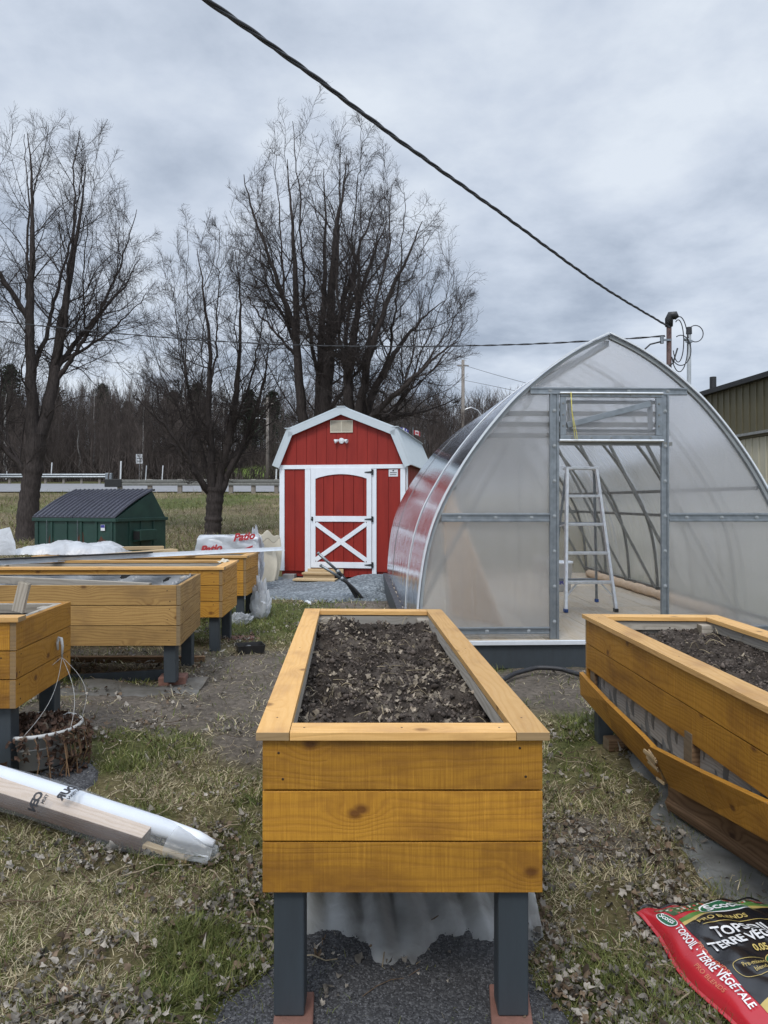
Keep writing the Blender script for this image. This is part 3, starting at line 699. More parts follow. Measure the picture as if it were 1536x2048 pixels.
        return o
    channel('door_post', ((XL0+XL1)/2, -.02, 0), ((XL0+XL1)/2, -.02, zh-.02), XL1-XL0)
    channel('door_post', ((XR0+XR1)/2, -.02, 0), ((XR0+XR1)/2, -.02, zh-.02), XR1-XR0)
    wh = halfw(zh)-.06; channel('header_rail', (-wh, -.022, zh), (wh, -.022, zh), .062)
    wm = halfw(zm)-.05; channel('mid_rail', (-wm, -.022, zm), (XL0-.002, -.022, zm), .075); channel('mid_rail', (XR1+.002, -.022, zm), (wm, -.022, zm), .075)
    channel('bottom_rail', (-1.6, -.022, .075), (XL0-.002, -.022, .075), .06); channel('bottom_rail', (XR1+.002, -.022, .075), (1.6, -.022, .075), .06)
    # wall sheets (6 mm)
    def sheet(x0f, x1f, z0, z1, y=.005, n=16):
        mb = MB(); zs = [z0+(z1-z0)*i/n for i in range(n+1)]
        L = [(x0f(z), y, z) for z in zs]; Rr = [(x1f(z), y, z) for z in zs]
        mb.prism(L[::-1]+Rr if False else [*L, *Rr[::-1]], (0, .006, 0)); return mb.build('wall_sheet', M['poly_front'], GH)
    seam = fx(890)
    sheet(lambda z: -halfw(z)+.01, lambda z: max(seam, -halfw(z)+.012), .0, zm+.25); sheet(lambda z: max(seam+.004, -halfw(z)+.02), lambda z: XL0+.01, .02, zh, .013)
    sheet(lambda z: XR1-.01, lambda z: halfw(z)-.01, .0, zh)
    sheet(lambda z: -halfw(z)+.01, lambda z: halfw(z)-.01, zh+.03, 2.60)
    # back wall
    mb = MB(); P = arcpts(30); mb.prism([(x, GL, z) for x, z in P], (0, .006, 0)); mb.build('wall_sheet', M['poly_front'], GH)
    for x in (-.5, .5): m2 = MB(); m2.beam((x, GL-.03, 0), (x, GL-.03, 2.2), .05, .04, up=(0, 1, 0)); m2.build('back_post', M['steeldark'], GH)
    m2 = MB(); m2.beam((-1.5, GL-.035, 1.02), (1.5, GL-.035, 1.02), .04, .05); m2.build('back_rail', M['steeldark'], GH)
    # thin horizontal bars behind the upper left of the front wall
    for py_ in (824, 846, 869):
        zb_ = fz(py_); mb = MB(); mb.beam((-(halfw(zb_)-.05), .10, zb_), (XR0, .10, zb_), .03, .042); mb.build('cross_bar', M['steeldark'], GH)
    # top vent window in its frame
    V = empty('vent_window'); V.parent = GH
    x0, x1 = fx(1120)-.005, fx(1323)+.005
    mb = MB(); y = -.045
    mb.beam((x0, y, zv1+.0), (x1, y, zv1), .03, .04); mb.beam((x0, y, zv0+.01), (x1, y, zv0+.01), .03, .045)
    mb.bx(x0, x0+.05, y-.012, y+.012, zv0+.034, zv1-.021); mb.bx(x1-.05, x1, y-.012, y+.012, zv0+.034, zv1-.021)
    mb.build('vent_frame', M['steel'], V, .003)
    mb = MB(); mb.tube([(x0-.005, y-.02, zv1+.012), (x1+.005, y-.02, zv1+.012)], .011, 8); mb.tube([(x0-.01, y-.02, zv0-.012), (x1+.01, y-.02, zv0-.012)], .013, 8); mb.build('vent_lip', M['alu'], V)
    mb = MB(); mb.bx(x0+.05, x1-.05, -.034, -.028, zv0+.03, zv1-.02); mb.build('vent_pane', M['poly_front'], V)
    mb = MB()
    mb.beam((x0+.06, -.052, zv0+.12), (x1-.10, -.052, zv1-.075), .02, .05); mb.beam((x0+.05, -.018, zv0+.075), (x1-.05, -.018, zv0+.075), .02, .03); mb.beam((x0+.05, -.018, zv1-.06), (x1-.05, -.018, zv1-.06), .02, .03)
    mb.bx(x0+.07, x0+.11, -.027, -.01, zv0+.05, zv1-.04); mb.bx(x1-.11, x1-.07, -.027, -.01, zv0+.05, zv1-.04)
    mb.build('vent_brace', M['steel'], V, .002)
    mb = MB(); mb.disc((0, 0, 0), (0, -1, 0), .009, .006, 8); vb = mb.build('vent_bolt', M['steeldark'], V)
    spots = [(x0+.1+i*(x1-x0-.2)/4, y-.015, zz_) for i in range(5) for zz_ in (zv0+.012, zv1-.002)]+[(xx, y-.012, zv0+(zv1-zv0)*zz_) for zz_ in (.3, .55, .8) for xx in (x0+.025, x1-.025)]
    for i, c in enumerate(spots):
        b_ = vb if i == 0 else vb.copy(); b_.location = c
        if i: col.objects.link(b_)
    mb = MB(); mb.beam((x0-.005, -.02, zv0-.035), (x1+.1, -.02, zv0-.035), .03, .03); mb.build('door_head_rail', M['steeldark'], GH)
greenhouse()
def in_gh(x, y, z=0): return GO+Vector((x*math.cos(GA)-y*math.sin(GA), x*math.sin(GA)+y*math.cos(GA), z))
mb = MB(); cx_ = -.349
mb.tube([in_gh(cx_, -.085, 2.12), in_gh(cx_+.008, -.088, 1.95), in_gh(cx_+.035, -.09, 1.72), in_gh(cx_+.055, -.088, 1.715), in_gh(cx_+.05, -.086, 1.76), in_gh(cx_+.012, -.083, 1.95), in_gh(cx_+.004, -.08, 2.12)], .003, 6)
tag(mb.build('pull_cord', M['yellow'], None, smooth=True), 'yellow cord loop hanging in front of the greenhouse vent', 'cord')
# ---------------------------------------------------------------- raised beds
def lerp2(a, b, t): return (a[0]+(b[0]-a[0])*t, a[1]+(b[1]-a[1])*t)
BEDS = 'raised wooden garden beds on legs'
def planter(label, A, B, C, D, z0, z1, cap=True, mat='amber', capmat='cap', full='AB', legs=(), capw=.095, th=.03, inner='gray', skip=None, capover=.017, n=3, capsides='ABCD', linermat=None):
    """A near left, B near right, C far right, D far left: outer corners of the boards seen from above"""
    ox, oy = A; gx = G(*A)
    T = thing('raised_bed', label, 'planter', (ox, oy, gx), 0, BEDS)
    def P(xy, z): return Vector((xy[0]-ox, xy[1]-oy, z-gx))
    cs = {'A': A, 'B': B, 'C': C, 'D': D}; cen = Vector(((A[0]+C[0])/2, (A[1]+C[1])/2))
    for k, (a, b) in enumerate((('A', 'B'), ('B', 'C'), ('C', 'D'), ('D', 'A'))):
        p, q = Vector(cs[a]), Vector(cs[b]); d = (q-p).normalized(); nin = Vector((-d.y, d.x))
        if nin.dot(cen-p) < 0: nin = -nin
        is_full = (full == 'AB') == (k in (0, 2))
        if not is_full: p = p+d*(th+.001); q = q-d*(th+.001)
        mb = MB(); hgt = (z1-z0)/n
        for i in range(n):
            if skip == (k, i): continue
            za, zb = z0+i*hgt+(.002 if i else 0), z0+(i+1)*hgt-(.003 if i < n-1 else 0)
            off = nin*random.uniform(-.0015, .0015); pi, qi = p+nin*th+off, q+nin*th+off; p_, q_ = p+off, q+off
            mb.hexa([P(p_, za), P(q_, za), P(qi, za), P(pi, za), P(p_, zb), P(q_, zb), P(qi, zb), P(pi, zb)])
            if k == 0 or is_full or True:
                L = (q-p).length; nn = Vector((-nin.x, -nin.y, 0))
                for e in (.055, L-.055):
                    for f in (.25, .78):
                        c = p+d*(e+random.uniform(-.015, .015)); mb.disc(P(c, za+(zb-za)*(f+random.uniform(-.06, .06)))-nn*.002, nn, .0052, .0026, 8, -1.0)
        mb.build('wall_panel', M[mat], T, .0025)
    # inner skin: grey ledger, backing boards and corner posts
    ins = th+.002
    def inset(t): # bilinear corners moved inwards by t
        o = []
        for a, prv, nxt in (('A', 'D', 'B'), ('B', 'A', 'C'), ('C', 'B', 'D'), ('D', 'C', 'A')):
            p = Vector(cs[a]); d1 = (Vector(cs[prv])-p).normalized(); d2 = (Vector(cs[nxt])-p).normalized(); o.append(p+(d1+d2)*t)
        return o
    I1, I2 = inset(ins), inset(ins+.02); mb = MB(); led = MB(); I3 = inset(ins+.045)
    for i in range(4):
        j = (i+1) % 4; mb.hexa([P(I1[i], z0+.02), P(I1[j], z0+.02), P(I2[j], z0+.02), P(I2[i], z0+.02), P(I1[i], z1-.004), P(I1[j], z1-.004), P(I2[j], z1-.004), P(I2[i], z1-.004)])
        led.hexa([P(I2[i], z1-.055), P(I2[j], z1-.055), P(I3[j], z1-.055), P(I3[i], z1-.055), P(I2[i], z1-.006), P(I2[j], z1-.006), P(I3[j], z1-.006), P(I3[i], z1-.006)])
    b4 = I2; mb.hexa([P(b4[0], z0+.005), P(b4[1], z0+.005), P(b4[2], z0+.005), P(b4[3], z0+.005), P(b4[0], z0+.03), P(b4[1], z0+.03), P(b4[2], z0+.03), P(b4[3], z0+.03)])
    mb.build('inner_lining', M[linermat or inner], T)
    if cap: led.build('ledger', M[inner], T)
    for i in range(4):
        p = inset(ins+.07)[i]; m2 = MB(); c = P(p, z1-.16); m2.box(c, (.085, .085, .29)); m2.build('corner_post', M['gray'], T, .006)
    if cap:
        zt = z1+.025
        def quad(p, q, nin, name='cap_rail'):
            m2 = MB(); r_ = random.random()
            m2.hexa([P(p, z1+.001), P(q, z1+.001), P(q+nin, z1+.001), P(p+nin, z1+.001), P(p, zt), P(q, zt), P(q+nin, zt), P(p+nin, zt)], r_)
            # fastener heads
            for e in (.06, .5, .94):
                c = p.lerp(q, e)+nin*.5; m2.disc(P(c, zt-.0015), (0, 0, 1), .004, .0022, 8, -1.0)
            return m2.build(name, M[capmat], T, .004)
        O = inset(-capover); ab = (Vector(B)-Vector(A)).normalized(); ad = (Vector(D)-Vector(A)).normalized(); bc = (Vector(C)-Vector(B)).normalized(); dc = (Vector(C)-Vector(D)).normalized()
        if full == 'AB':   # long side rails run through, end rails between them
            if 'D' in capsides: quad(O[0], O[3], ab*capw)
            if 'B' in capsides: quad(O[1], O[2], -ab*capw)
            if 'A' in capsides: quad(O[0]+ab*(capw+.002), O[1]-ab*(capw+.002), ad*capw)
            if 'C' in capsides: quad(O[3]+dc*(capw+.002), O[2]-dc*(capw+.002), -ad*capw)
        else:
            if 'A' in capsides: quad(O[0], O[1], ad*capw)
            if 'C' in capsides: quad(O[3], O[2], -ad*capw)
            if 'B' in capsides: quad(O[1]+bc*(capw+.002), O[2]-bc*(capw+.002), -ab*capw)
            if 'D' in capsides: quad(O[0]+ad*(capw+.002), O[3]-ad*(capw+.002), ab*capw)
    for (lx, ly, lb) in legs:
        m2 = MB(); a = Vector((lx-ox, ly-oy, lb-gx)); m2.box((a.x, a.y, (lb+z0+.2)/2-gx), (.089, .089, z0+.2-lb)); m2.build('leg', M['paint'], T, .005)
    return T, inset(ins+.022)

def soil_fill(label, Q, z, seed, amp=.03, nx=110, ny=240, mound=None):
    Q = [np.array(q) for q in Q]; u = np.linspace(0, 1, nx); v = np.linspace(0, 1, ny); U, V = np.meshgrid(u, v)
    X = (1-V)*((1-U)*Q[0][0]+U*Q[1][0])+V*((1-U)*Q[3][0]+U*Q[2][0]); Y = (1-V)*((1-U)*Q[0][1]+U*Q[1][1])+V*((1-U)*Q[3][1]+U*Q[2][1])
    Z = z+(fbm(X*4, Y*4, seed, 3)-.5)*amp*2.2+(fbm(X*15, Y*15, seed+3, 3)-.5)*amp*2.3+np.abs(fbm(X*42, Y*42, seed+5, 2)-.5)*amp*1.0
    if mound is not None: Z = Z+mound(X, Y)
    i = np.arange(nx-1)[None, :]+np.arange(ny-1)[:, None]*nx
    o = mesh_np('soil', np.stack([X, Y, Z], -1).reshape(-1, 3), np.stack([i, i+1, i+nx+1, i+nx], -1).reshape(-1, 4), M['soil'], smooth=True)
    tag(o, label, 'soil', kind='stuff')
    return (X, Y, Z)

# the bed in the middle
A, B, C, D = (-.3515, 2.17), (.4586, 2.17), (.336, 4.60), (-.472, 4.63)
_, Q = planter('amber raised bed full of dark soil standing in the centre foreground', A, B, C, D, .369, .812,
               legs=[(-.278, 2.235, -.004), (.378, 2.235, -.004), (-.40, 4.52, .08), (.28, 4.50, .08)])
SOILC = soil_fill('dark crumbly soil with dead leaves in the centre foreground bed', Q, .712, 70, .048, mound=lambda x, y: .075*np.exp(-((y-4.15)/.28)**2-((x+.17)/.24)**2)+.02*np.exp(-((y-4.3)/.2)**2)+.02*np.exp(-((x-.3)/.12)**2)-.01)
# the bed on the right with its fallen board
A, B, C, D = (1.335, 2.12), (2.13, 2.10), (2.03, 4.60), (1.245, 4.635)
RB, Q = planter('long amber raised bed on the right whose lowest board has broken away', A, B, C, D, .330, .778, skip=(3, 0),
                legs=[(1.42, 2.2, .03), (2.05, 2.2, .03), (1.318, 4.50, .05), (1.92, 4.5, .08)], capw=.11)
SOILR = soil_fill('dark soil filling the right raised bed with the broken board', Q, .70, 80, .03)
mb = MB(); x0, y0, z0 = 1.335, 2.12, G(1.335, 2.12)
def rbp(x, y, z): return Vector((x-x0, y-y0, z-z0))
def slat(pts, th=.024, name='fallen_board', mat='amber'):
    m2 = MB()
    # near part, then the broken far part: (bottom xyz, top xyz) at successive stations
    for (b0, t0), (b1, t1) in zip(pts, pts[1:]):
        o = Vector((th, 0, .004)); m2.hexa([rbp(*b0), rbp(*b1), rbp(*b1)+o, rbp(*b0)+o, rbp(*t0), rbp(*t1), rbp(*t1)+o, rbp(*t0)+o], .62)
    return m2.build(name, M[mat], RB, .003)
slat([((1.225, 4.68, .295), (1.218, 4.68, .435)), ((1.25, 4.1, .245), (1.21, 4.1, .412)), ((1.285, 3.62, .195), (1.232, 3.60, .378)), ((1.292, 3.47, .19), (1.240, 3.44, .36))])
slat([((1.305, 3.43, .195), (1.222, 3.46, .372)), ((1.315, 3.0, .262), (1.262, 3.0, .42)), ((1.318, 2.55, .335), (1.295, 2.55, .478)), ((1.33, 2.1, .36), (1.325, 2.1, .503))])
m2 = MB(); random.seed(3)
for i in range(7):
    f = random.random(); p = rbp(1.226+.06*f, 3.44+random.uniform(-.02, .02), .36-.16*f); m2.beam(p, p+Vector((random.uniform(-.02, .0), random.uniform(.05, .13), random.uniform(-.02, .02))), .006, .012)
m2.build('splinter', M['raw'], RB)
m2 = MB()   # crinkled lining that shows through the gap
m2.grid(lambda u, v: rbp(1.245+.09*u+.036+.007*math.sin(u*170+math.sin(v*5)*2)+.006*math.sin(u*61+v*3), 4.6-2.44*u, .49-.19*v), 200, 6)
m2.build('torn_lining', M['steeldark'], RB, smooth=True)
for (xa, ya) in ((1.31, 3.2), (1.27, 4.52)):
    m2 = MB(); m2.box(rbp(xa+.01, ya, .42), (.05, .09, .2)); m2.build('batten', M['oldbrown'], RB, .004)
# broken brown planks and plastic under it
mb = MB(); mb.hexa([(1.335, 3.52, .05), (1.62, 2.3, .05), (1.60, 2.3, .09), (1.32, 3.52, .09), (1.33, 3.52, .175), (1.615, 2.3, .205), (1.66, 2.31, .20), (1.37, 3.53, .17)])
tag(mb.build('old_plank', M['oldbrown'], None, .004), 'old brown plank lying askew under the right bed with the broken board', 'plank')
mb = MB(); mb.box((1.42, 4.38, .09), (.26, .09, .07), .1); tag(mb.build('timber_offcut', M['oldbrown'], None, .006), 'short dark timber offcut beside the far leg of the right bed', 'timber')
def sheet(name, label, fn, nu, nv, mat, cat='plastic sheet'):
    m2 = MB(); m2.grid(fn, nu, nv); return tag(m2.build(name, mat, None, smooth=True), label, cat)
def fr(u, v):
    y = 4.45-2.2*v; xl = 1.36-.42*v*0+.05*math.sin(v*9)+.03*math.sin(v*23+1)-(.12*v); x = xl+u*(2.3-xl)
    return (x, y, G(x, y)+.022+.012*math.sin(u*9+v*6)*math.sin(v*17)-.03*max(0, .04-u)*20)
sheet('ground_sheet', 'grey weed sheet on the ground under the right bed', fr, 40, 60, M['groundfilm'])
def fc(u, v):
    edge = 2.53-.20*math.exp(-((u-.45)/.15)**2)-.05*math.exp(-((u-.93)/.08)**2)+.06*abs(math.sin(u*7.5+.4))+.05*float(vnoise(u*9, 3, 5))
    x = -.335+.89*u; y = edge+(4.7-edge)*v
    zf = .03+.085*abs(math.sin(u*19+2.2*math.sin(v*3)+4*u*u))**1.3*min(1, v*5+.12)*(.4+.6*abs(u-.5)*2)+.10*v*(1-v)*abs(u-.5)
    return (x, y, G(x, y)+zf-.03*max(0, .06-v)*16)
sheet('ground_sheet', 'crumpled translucent plastic under the centre bed above dark gravel', fc, 90, 70, M['underfilm'])
mb = MB(); mb.box((-.265, 2.20, -.028), (.115, .21, .045), .06); tag(mb.build('brick', M['brick'], None, .006), 'red brick under the left front leg of the centre bed', 'brick')
mb = MB(); mb.box((.375, 2.21, -.028), (.12, .26, .045), -.1); tag(mb.build('brick', M['brick'], None, .006), 'red brick under the right front leg of the centre bed', 'brick')

# beds on the left, each showing its long side and right end
def left_bed(label, xn, yn, xf, yf, z0, z1, L=2.45, **k):
    d = Vector((xf-xn, yf-yn)).normalized(); lx = Vector((-1, -.015)).normalized()
    B = (xn, yn); C = (xf, yf); A = tuple(Vector(B)+lx*L); D = tuple(Vector(C)+lx*L)
    ce = [Vector(B)+lx*.085+d*.085, Vector(C)+lx*.095-d*.075, Vector(A)-lx*.1+d*.085, Vector(D)-lx*.1-d*.075]
    legs = [(p.x, p.y, G(p.x, p.y)+o) for p, o in zip(ce, k.pop('lift', (0, 0, 0, 0)))]
    return planter(label, A, B, C, D, z0, z1, full='BC', legs=legs, **k)
_, Q1 = left_bed('amber raised bed nearest on the left with a white hook on its end', -1.815, 3.70, -1.863, 4.46, .478, .905, capsides='A', lift=(-.02, -.02, -.02, -.02))
_, Q2 = left_bed('weathered brown raised bed without a cap between two amber beds', -1.492, 5.5, -1.566, 6.4, .443, .885, cap=False, mat='brownwood', linermat='black', lift=(.05, -.02, 0, 0))
_, Q3 = left_bed('yellow fir raised bed third from the front on the left', -1.486, 6.9, -1.519, 7.75, .434, .872, mat='fir', linermat='oldbrown', lift=(0, 0, 0, 0))
_, Q4 = left_bed('yellow fir raised bed farthest back on the left under the long metal rail', -1.60, 8.7, -1.585, 9.45, .405, .845, mat='fir', linermat='oldbrown', lift=(0, 0, 0, 0))
for Q_, z_, sd, nm in ((Q1, .72, 90, 'nearest left'), (Q3, .70, 92, 'third left'), (Q4, .68, 93, 'farthest left')):
    soil_fill('soil low inside the %s raised bed' % nm, Q_, z_, sd, .02, 90, 40)
# loose film inside the brown bed, and timbers
def film2(u, v):
    p = Vector(Q2[3]).lerp(Vector(Q2[2]), u); z = .875-.20*v
    return (p.x, p.y-.012-.02*v-.012*math.sin(u*60+v*4)*math.sin(u*23)-.01*math.sin(v*9+u*31), z)
sheet('liner_film', 'shiny crumpled plastic lining the back of the brown raised bed', film2, 160, 10, M['film'])
sheet('liner_film', 'clear plastic flap over the right end of the brown raised bed', lambda u, v: (Vector(Q2[1]).lerp(Vector(Q2[2]), u).x-.015-.03*math.sin(u*9)*v-.02*v, Vector(Q2[1]).lerp(Vector(Q2[2]), u).y, .89-.16*v+.008*math.sin(u*22)), 40, 8, M['film'])
mb = MB(); mb.beam((-4.0, 6.10, .905), (-1.75, 5.62, .862), .04, .055); tag(mb.build('grey_batten', M['gray'], None, .003), 'long grey batten lying inside the brown raised bed', 'timber')
mb = MB(); mb.beam(at(36, 1224, 3.95), at(50, 1165, 3.95), .03, .058, up=(1, 0, .1)); 
o_ = mb.build('grey_stake', M['gray'], None, .003); tag(o_, 'short grey stake leaning upright in the nearest left bed', 'stake')
# white hanger, its wires and the pot below
mb = MB(); hk = at(119, 1292, 4.22); off = Vector((.02, 0, 0))
mb.tube([hk+Vector((-.005, -.01, -.02)), hk+Vector((-.008, -.008, .02)), hk+Vector((.0, -.006, .05)), hk+Vector((.012, -.006, .045)), hk+Vector((.02, -.008, .0)), hk+Vector((.018, -.01, -.06))], [.006, .008, .009, .009, .008, .005], 8)
H = thing('pot_hanger', 'white plastic hook with four thin wires on the end of the nearest left bed', 'hanger', tuple(hk)); 
for i in range(len(mb.v)): mb.v[i] = tuple(Vector(mb.v[i])-hk)
mb.build('hook', M['ivory'], H, smooth=True)
PC = Vector((-1.86, 4.0, .11)); PR = .235
def arcw(a, b, out, n=14): return [a.lerp(b, i/n)+out*math.sin(math.pi*i/n) for i in range(n+1)]
base = hk+Vector((.018, -.01, -.06))
mb = MB()
for ang, out, up in ((-20, Vector((.10, -.05, .0)), 0), (35, Vector((.12, .03, 0)), 0), (-80, Vector((.13, -.12, .0)), 0), (150, Vector((-.04, -.1, 0)), 0)):
    e = PC+Vector((PR*math.cos(R(ang)), PR*math.sin(R(ang)), .20)); mb.tube([p-hk for p in arcw(base, e, out*.55)], .0014, 5)
mb.build('wire', M['ivory'], H, smooth=True)
P = thing('flower_pot', 'white round plastic pot of dead plants under the nearest left bed', 'pot', tuple(PC))
mb = MB(); mb.lathe([(.001, .0), (.15, .0), (.16, .01), (.222, .185), (.238, .187), (.241, .20), (.236, .207), (.226, .207), (.215, .19), (.2, .12)], 32); mb.build('pot_body', M['ivory'], P, smooth=True)
mb = MB(); mb.lathe([(.212, .175), (.15, .19), (.08, .195), (.001, .2)], 20); mb.build('potting_soil', M['soil'], P, smooth=True)
def leafcloud(n, pos, size, colf, seed):
    r = np.random.default_rng(seed); t = np.linspace(0, 2*np.pi, 11)[:-1]; rad = np.array([1, .72, .88, .66, .8, .62, .74, .68, .9, .7])
    T = np.concatenate([[[0, 0, 0]], np.stack([np.cos(t)*rad, np.sin(t)*rad, 0*t], 1)]); Fk = np.array([[0, i, i % 10+1] for i in range(1, 11)])
    V = np.repeat(T[None], n, 0)*size[:, None, None]
    c1 = r.normal(0, 1.1, n)/size; c2 = r.normal(0, .5, n)/size
    V[:, 1:, :2] *= r.uniform(.62, 1.25, (n, 10, 1)); V[:, :, 0] *= r.uniform(.6, 1.0, (n, 1))
    V[:, :, 2] = c1[:, None]*V[:, :, 0]**2+c2[:, None]*V[:, :, 1]**2+r.normal(0, .16, (n, 11))*size[:, None]
    return V, Fk, r
def rotmats(r, n, tilt):
    a = r.uniform(0, 2*np.pi, n); b = r.normal(0, tilt, n); c = r.normal(0, tilt, n)
    ca, sa, cb, sb, cc, sc = np.cos(a), np.sin(a), np.cos(b), np.sin(b), np.cos(c), np.sin(c); z = np.zeros(n); o = np.ones(n)
    Rz = np.stack([ca, -sa, z, sa, ca, z, z, z, o], -1).reshape(n, 3, 3); Rx = np.stack([o, z, z, z, cb, -sb, z, sb, cb], -1).reshape(n, 3, 3); Ry = np.stack([cc, z, sc, z, o, z, -sc, z, cc], -1).reshape(n, 3, 3)
    return Rx@Ry@Rz
def leaves_mesh(name, pos, size, cols, tilt, seed, mat=None, parent=None):
    n = len(pos); V, Fk, r = leafcloud(n, pos, size, None, seed); V = np.einsum('nij,nkj->nki', rotmats(r, n, tilt), V)+pos[:, None, :]
    Fa = (Fk[None]+(np.arange(n)*11)[:, None, None]).reshape(-1, 3); return mesh_np(name, V.reshape(-1, 3), Fa, mat or M['leaf'], np.repeat(cols, 11, 0), parent, smooth=False)
r_ = np.random.default_rng(5); n_ = 400
th_ = r_.uniform(0, 2*np.pi, n_); rr_ = np.sqrt(r_.uniform(0, 1, n_))*.23; ps = np.stack([rr_*np.cos(th_), rr_*np.sin(th_), .19+r_.uniform(0, .07, n_)*(1-rr_/.3)], 1)
th2 = r_.normal(-.6, .55, 190); h2 = r_.uniform(0, 1, 190); ps2 = np.stack([(.25+.05*r_.random(190))*np.cos(th2), (.25+.05*r_.random(190))*np.sin(th2), .21*h2], 1)
ps = np.concatenate([ps, ps2]); cl_ = np.array([.085, .05, .035])*(.4+1.3*r_.random((len(ps), 1))); cl_[::9] = (.2, .16, .12)
leaves_mesh('dead_foliage', ps, r_.uniform(.009, .030, len(ps)), cl_, 1.0, 6, None, P)
mb = MB()
for i in range(16):
    a = random.gauss(-.4, .4); p = Vector((.2*math.cos(a), .2*math.sin(a), .21)); q = Vector((.27*math.cos(a+.1), .27*math.sin(a+.1), .18)); mb.tube([p, q, q+Vector((.02, -.01, -.1)), q+Vector((random.uniform(-.05, .05), -.02, -.19))], .003, 5)
mb.build('dead_stem', M['oldbrown'], P)

# bricks, boards and sheets below the left beds
mb = MB(); c = gp(338, 1392, .05); mb.box((c.x, c.y+.12, G(c.x, c.y)+.03), (.2, .16, .075), .12); tag(mb.build('brick', M['brick'], None, .006), 'red brick under the near leg of the brown raised bed', 'brick')
mb = MB(); mb.beam((-3.3, 6.35, .13), (-1.55, 6.5, .10), .06, .12); tag(mb.build('timber', M['oldbrown'], None, .004), 'brown timber on the ground under the brown raised bed', 'timber')
mb = MB(); mb.beam((-3.3, 5.72, .09), (-1.62, 5.82, .16), .04, .09); tag(mb.build('cross_brace', M['paint'], None, .004), 'dark grey brace lying between the legs of the brown bed', 'timber')
sheet('ground_sheet', 'grey dirty plastic on the ground in front of the brown bed', lambda u, v: (-3.3+1.95*u, 5.3+.35*v+.06*math.sin(u*7)+.1*u, G(-3.3+1.95*u, 5.3+.35*v)+.02+.02*math.sin(u*17+v*4)*v-.03*max(0, .05-v)*20), 60, 12, M['groundfilm2'])
mb = MB(); p = gp(50, 1306, .1); q = gp(225, 1300, .1); mb.beam((-3.05, 7.4, .12), (-2.62, 7.3, .12), .05, .02); tag(mb.build('lath', M['raw'], None, .002), 'thin pale lath on the grass behind the brown bed', 'lath')
mb = MB(); mb.box((-1.62, 7.02, .10), (.26, .12, .02), -.1); tag(mb.build('board_piece', M['gray'], None, .003), 'flat grey board piece by the leg of the third left bed', 'board')
mb = MB(); mb.box((-1.52, 7.72, .085), (.36, .2, .04), .1); tag(mb.build('paver', M['brick'], None, .006), 'reddish paver under the far leg of the third left bed', 'paver')

# things lying on top of the back beds
rl = thing('metal_rail', 'long bright metal rail lying across the two farthest left beds', 'rail', (-3.7, 7.3, .915))
d_ = Vector((2.42, 2.30, -.012)); p0 = Vector((-.5, -.48, .0))
mb = MB(); mb.beam(p0, p0+d_*1.2, .010, .042); mb.beam(p0+Vector((0.02, -.02, -.0215)), p0+d_*1.2+Vector((.02, -.02, -.0215)), .05, .004); mb.build('rail_web', M['alu_w'], rl)
mb = MB(); mb.beam(p0+Vector((.03, -.03, .030)), p0+d_*.66+Vector((.03, -.03, .030)), .06, .016); mb.build('rail_top', M['black'], rl)
def heap(u, v):
    x = -4.5+1.38*u; y = 8.75+.55*v; z = .875+.175*math.sin(math.pi*v)**.6*math.sin(math.pi*min(1, u*1.02))**.35*(.55+.5*u)*(0.55+.9*float(fbm(u*7, v*3, 5, 4)))+.03*abs(float(fbm(u*26, v*9, 6, 3))-.5)
    return (x+.02*math.sin(v*20), y+.06*(float(vnoise(u*14, v*4, 3))-.5), z)
sheet('white_sheeting', 'heap of white plastic sheeting spread on the farthest left bed', heap, 120, 24, M['whitefilm'])
def flap(u, v): return (-4.9+.62*u+.10*v*u*(1-v)-.07*v*u, 8.68+.05*math.sin(u*7), .89+(.17+.13*u)*v+.012*math.sin(v*9+u*5))
sheet('white_sheeting', 'upright corner of white sheeting at the left edge on the far bed', flap, 24, 16, M['whitefilm'])
mb = MB(); mb.beam((-3.2, 8.55, .885), (-2.6, 9.3, .90), .14, .03); tag(mb.build('pine_plank', M['raw'], None, .003), 'pale pine plank lying across the farthest left bed', 'plank')
mb = MB(); mb.beam((-3.35, 9.05, .93), (-2.75, 9.35, .925), .09, .04); tag(mb.build('pine_plank', M['raw'], None, .003), 'short pine plank end beside the white sheeting on the far bed', 'plank')
mb = MB(); mb.beam((-2.85, 9.15, .873), (-2.2, 9.2, .873), .2, .006); tag(mb.build('foam_sheet', M['white'], None), 'flat white foam sheet lying on the farthest left bed', 'panel')
rg = MB(); c = at(448, 1122, 7.5); rg.grid(lambda u, v: (c.x+.09*(u-.5)+.03*(v-.5), c.y+.16*(v-.5), .899+.03*math.sin(math.pi*u)*math.sin(math.pi*v)+.006*math.sin(u*12+v*7)), 14, 14)
tag(rg.build('rag', M['cream'], None, smooth=True), 'small pale rag on the rim of the third left bed', 'rag')

# black tray, plastic bag, scrap of paper
tr = thing('plant_tray', 'small black plastic tray on the bare earth beside the left beds', 'tray', tuple(gp(500, 1304, .10)), .35)
mb = MB()
for s in (-1, 1): mb.hexa([(-.115, s*.085, 0), (.115, s*.085, 0), (.115, s*.088, 0), (-.115, s*.088, 0), (-.125, s*.095, .075), (.125, s*.095, .075), (.125, s*.1, .075), (-.125, s*.1, .075)]); mb.hexa([(s*.112, -.085, 0), (s*.112, .085, 0), (s*.115, .085, 0), (s*.115, -.085, 0), (s*.122, -.095, .075), (s*.122, .095, .075), (s*.127, .095, .075), (s*.127, -.095, .075)])
mb.bx(-.113, .113, -.084, .084, .001, .006); mb.build('tray_body', M['black'], tr)
mb = MB()
for i in range(7): a = random.random()*3; mb.beam((.06*math.cos(a)-.02, .05*math.sin(a), .02+.006*i), (-.05*math.cos(a), -.05*math.sin(a), .03+.006*i), .03, .002)
mb.build('plant_tag', M['steel'], tr)
